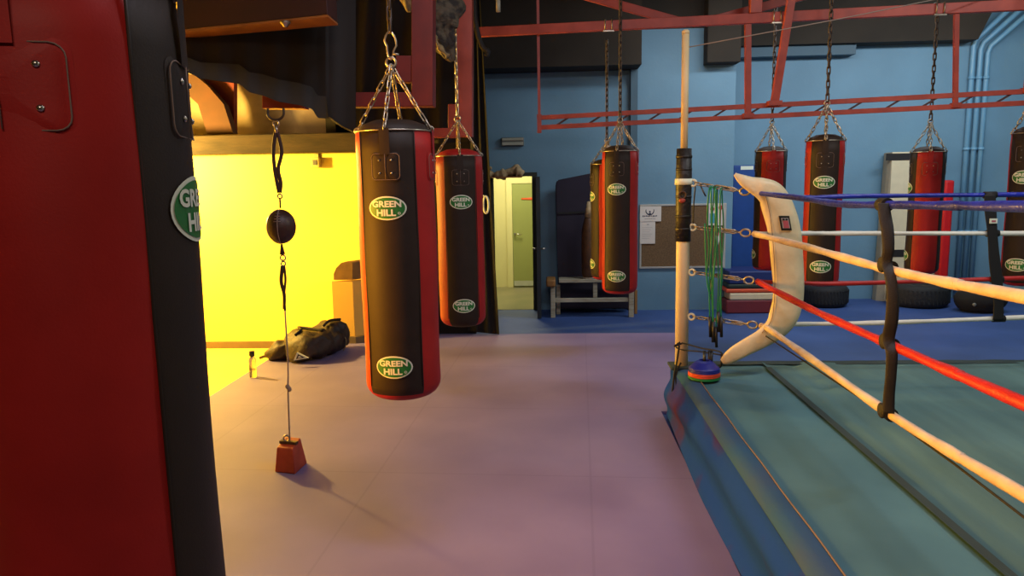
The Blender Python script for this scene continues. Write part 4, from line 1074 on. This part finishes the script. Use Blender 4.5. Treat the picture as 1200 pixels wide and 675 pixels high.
b = MB().m('logo_white'); a = P(1159.5, 262, YFR-.035); c = P(1169, 256, YFR-.035); b.box((a.x, YFR-.038, a.z), (c.x, YFR-.032, c.z), .001); b.m('patch_pink'); b.box((a.x+.012, YFR-.0395, a.z+.01), (c.x-.012, YFR-.038, c.z-.012)); b.build('tag', t)
# shadowy lashing cord under near bottom rope
b = MB().m('black_strap'); b.tube([ends[3]+Vector((0, 0, -.05)), PX(1041, 488, XS-.0), PX(1120, 545, XS), PX(1200, 606, XS), PX(1260, 650, XS)], .005, 6); tag(b.build('lacing_cord'), 'thin black cord running just under the bottom near rope', 'cord')

# corner pad (long cream cushion)
YQ = 5.12
cl = [(861, 204, 4), (869, 210, 12), (880, 216, 18), (893, 221, 26), (904, 229, 34), (912, 245, 38), (919, 270, 39), (922, 300, 38), (924, 335, 37), (922, 358, 36), (917, 373, 34), (908, 386, 27), (893, 397, 22), (876, 406, 20), (862, 414, 18), (851, 421, 13), (846, 424, 6)]
t = thing('corner_pad', P(915, 380, YQ), 'long cream vinyl corner cushion hanging bent inside the ring corner', 'corner pad')
cen = smooth_path([Vector((x, y, w)) for x, y, w in cl], 5)
b = MB().m('cushion'); rows = []
for i, q in enumerate(cen):
    a = cen[max(0, i-1)]; c = cen[min(len(cen)-1, i+1)]; tx, ty = c.x-a.x, c.y-a.y; l = math.hypot(tx, ty) or 1
    nx_, ny_ = -ty/l, tx/l
    y_ = YQ-.02; w = q.z/2; row = []
    dl = .045*min(1, q.z/25)
    for k in range(20):
        an = 2*PI*k/20; ca = math.cos(an); sa = math.sin(an)
        wr = 1+.05*noise.noise(Vector((i*.13, ca*2, sa)))
        px = q.x+nx_*w*math.copysign(abs(ca)**.8, ca)*wr; py = q.y+ny_*w*math.copysign(abs(ca)**.8, ca)*wr
        row.append(P(px, py, y_-dl*math.copysign(abs(sa)**.9, sa)+.006*noise.noise(Vector((px*.12, py*.05, 0)))+.005*noise.noise(Vector((px*.3, py*.06, 4)))))
    rows.append(row)
V = b.grid(rows, closed_v=True); b.face(V[0][::-1]); b.face(V[-1]); bb_ = b.build('cushion', t)
# seam along the left face
b = MB().m('seam'); b.tube(smooth_path([P(x, y, YQ-.069) for x, y in [(897, 228), (902, 250), (906, 285), (908, 330), (905, 372), (893, 390)]], 6), .0022, 5); b.build('seam', t)
b = MB().m('black_plastic'); o = [P(x, y, YQ-.076) for x, y in [(913, 253), (925, 253), (928, 270), (916, 270)]]; b.poly(o, (0, .012, 0)); cc = (o[0]+o[1]+o[2]+o[3])/4
b.m('patch_grey'); b.poly([cc+(p-cc)*.72+Vector((0, -.003, 0)) for p in o], (0, .003, 0))
b.m('patch_pink'); b.poly([cc+(p-cc)*Vector((1, 1, 1)).x*.5+Vector((.003, -.005, -.008)) for p in o], (0, .003, 0))
b.m('black_plastic')
u = (o[1]-o[0])/10; v = (o[0]-o[3])/10
for k in (-1, 1): b.poly([cc+v*2+u*(k*1.5-1)+Vector((0, -.007, 0)), cc+v*2+u*(k*1.5+1)+Vector((0, -.007, 0)), cc+v*3.2+u*(k*1.5+.8)+Vector((0, -.007, 0)), cc+v*3.2+u*(k*1.5-.8)+Vector((0, -.007, 0))], (0, .002, 0))
b.build('badge', t)
# cord lashing pad bottom to post
b = MB().m('black_strap')
b.tube(smooth_path([pl(403)+Vector((-.05, -.04, 0)), pl(402)+Vector((0, -.052, .01)), P(822, 408, 5.25), P(845, 413, 5.12), P(846, 424, 5.12)], 6), .006, 6)
b.tube(smooth_path([pl(406)+Vector((-.05, -.03, 0)), pl(405)+Vector((0, -.055, -.02)), P(820, 412, 5.25), P(845, 416, 5.1)], 6), .005, 6)
b.tube(smooth_path([P(846, 414, 5.1), P(845, 428, 5.12), P(842, 431, 5.15)], 6), .008, 6)
tag(b.build('tie_cord'), 'black cord tying the lower end of cream cushion to the post', 'cord')
# skipping ropes
for i, (x, yb_, hb, xb) in enumerate([(833, 322, 0, 829), (836, 372, 1, 833), (840, 378, 1, 837), (846, 366, 1, 843)]):
    yt_ = 215+(x-804)*.152
    Yk = 5.3-.015*i
    t = thing('skipping_rope', P(x, yt_, Yk), ('green skipping rope with the shortest loop, left of the bunch', 'green skipping rope hanging with black handles left of the pair', 'green skipping rope whose handles hang lowest', 'green skipping rope nearest the cream pad')[i], 'skipping rope', 'green skipping ropes over the top turnbuckle')
    for s in (0, 1):
        xe = xb+s*(3 if hb else 6)-1; ye = yb_+s*6
        pts = [P(x, yt_-1.5, Yk), P(x-2+s*3+random.uniform(-1, 1), yt_+6, Yk-.05+.1*s), P(lerp(x, xe, .4)+random.uniform(-3, 3), lerp(yt_, ye, .35), Yk-.04+.08*s), P(lerp(x, xe, .7)+random.uniform(-2, 3), lerp(yt_, ye, .7), Yk-.03), P(xe, ye, Yk-.02)]
        b = MB().m('green_cord'); b.tube(smooth_path(pts, 7), .0055, 6)
        if hb == 0 and s == 0: b.tube(smooth_path([P(xb-3, yb_-60, Yk-.04), P(xb-1, yb_, Yk-.04), P(xb+4, yb_+22, Yk-.04), P(xb+8, yb_-20, Yk-.04), P(xb+10, yt_+3, Yk)], 7), .0055, 6)
        b.build('cable', t)
        if hb or s:
            b = MB().m('black_plastic'); b.tube([P(xe, ye-1, Yk-.02), P(xe+.5, ye+23, Yk-.02)], lambda q: .011+.003*math.sin(q*PI), 10); b.build('handle', t)
t = thing('black_skipping_rope', P(812, 232, 5.3), 'thin black cord looping beside the post pad', 'cord')
b = MB().m('black_plastic'); b.tube(smooth_path([P(815, 218, 5.3), P(813, 240, 5.32), P(812.5, 262, 5.33)], 6), .005, 6); b.tube(smooth_path([P(821, 217, 5.3), P(824, 224, 5.28), P(827, 230, 5.28)], 6), .006, 6); b.build('cable', t)
# marker cones
cc = PZ(825, 443, ZR+.015)
Rm = 18.8/F*cc.y
zz = ZR+.017
for i, (mk, nm, sc) in enumerate((('cone_green', 'green', 1.0), ('cone_green', 'green', .99), ('cone_orange', 'orange', 1.0), ('cone_orange', 'orange', 1.0), ('cone_orange', 'orange', .99), ('cone_blue', 'blue', .97), ('cone_blue', 'blue', .97), ('cone_blue', 'blue', .96))):
    b = MB().m(mk); c = Vector((cc.x, cc.y, zz))
    R1 = Rm*sc
    b.grid([[c+Vector((r*math.cos(2*PI*k/32), r*math.sin(2*PI*k/32), z)) for k in range(32)] for r, z in [(R1*.93, .001), (R1, .0), (R1, .007), (R1*.9, .016), (R1*.6, .047), (R1*.36, .062), (R1*.33, .058), (R1*.57, .043), (R1*.86, .013), (R1*.93, .001)]], closed_v=True)
    tag(b.build('marker_cone'), {'green': 'green marker disc cone at the bottom of the stack by the ring post', 'orange': 'orange marker disc cone in the middle of the stack by the ring post', 'blue': 'blue marker disc cone at the top of the stack by the ring post'}[nm], 'marker cone', {'green': 'green marker cones', 'orange': 'orange marker cones', 'blue': 'blue marker cones'}[nm])
    zz += .0095
b = MB().m('black_plastic')
for x in (825.5, 831, 833.5): b.tube([P(x, 428, cc.y+.02), P(x+.3, 411, cc.y+.05)], .011, 8)
tag(b.build('cone_carrier'), 'black carrier handle sticking up from the stacked marker cones', 'handle')

# ================================================================ LIGHT
def area(name, loc, target, sx, sy, power, col):
    l = bpy.data.lights.new(name, 'AREA'); l.shape = 'RECTANGLE'; l.size = sx; l.size_y = sy; l.energy = power; l.color = col
    o = bpy.data.objects.new(name, l); C.objects.link(o); o.location = loc
    o.rotation_euler = (Vector(target)-Vector(loc)).to_track_quat('-Z', 'Y').to_euler(); return o
def point(name, loc, power, col, r=.1):
    l = bpy.data.lights.new(name, 'POINT'); l.energy = power; l.color = col; l.shadow_soft_size = r
    o = bpy.data.objects.new(name, l); C.objects.link(o); o.location = loc; return o
YEL = (1, .62, .12)
point('bay_lamp', (-4.9, 7.5, 2.2), 1200, YEL, .12)
point('alcove_lamp', (-3.1, 9.0, 2.9), 4, (1, .74, .40), .08)
fill = area('amber_fill', (-2.7, 2.45, 1.55), (-.8, 2.6, 1.6), .4, .8, 62, (1, .40, .03)); fill.data.spread = math.radians(95)  # added amber fill floating mid-room, tints the left sides of the bags
COOL = (.86, .94, 1.0)
area('ceiling_lamp', (2.6, 8.3, 4.0), (2.8, 9.6, 0), 2.4, .3, 62, COOL)
area('ceiling_lamp', (5.2, 8.6, 4.0), (5.0, 10.5, 1), 2.4, .3, 72, COOL)
area('ceiling_lamp', (3.4, 3.6, 4.3), (3.0, 4.4, 0), 2.0, .3, 80, (.95, .96, .95))
area('ceiling_lamp', (.1, 2.2, 4.3), (.6, 4.0, 0), 1.6, .4, 50, (.94, .88, 1))
area('ceiling_lamp', (.3, -1.6, 3.6), (.4, 4.0, .5), 1.6, .4, 34, (1, .78, .60))
area('corridor_lamp', (hx0+.5, 11.6, 2.55), (hx0+.5, 11.6, 0), .8, .8, 42, (1, .95, .66))
w = bpy.data.worlds.new('world'); bpy.context.scene.world = w; w.use_nodes = True
w.node_tree.nodes['Background'].inputs[0].default_value = (.6, .5, .42, 1); w.node_tree.nodes['Background'].inputs[1].default_value = .03
vs = bpy.context.scene.view_settings
vs.view_transform = 'Standard'; vs.look = 'None'; vs.exposure = 0; vs.gamma = 1; vs.use_curve_mapping = False
for o in bpy.data.objects:
    if '_org' in o: del o['_org']
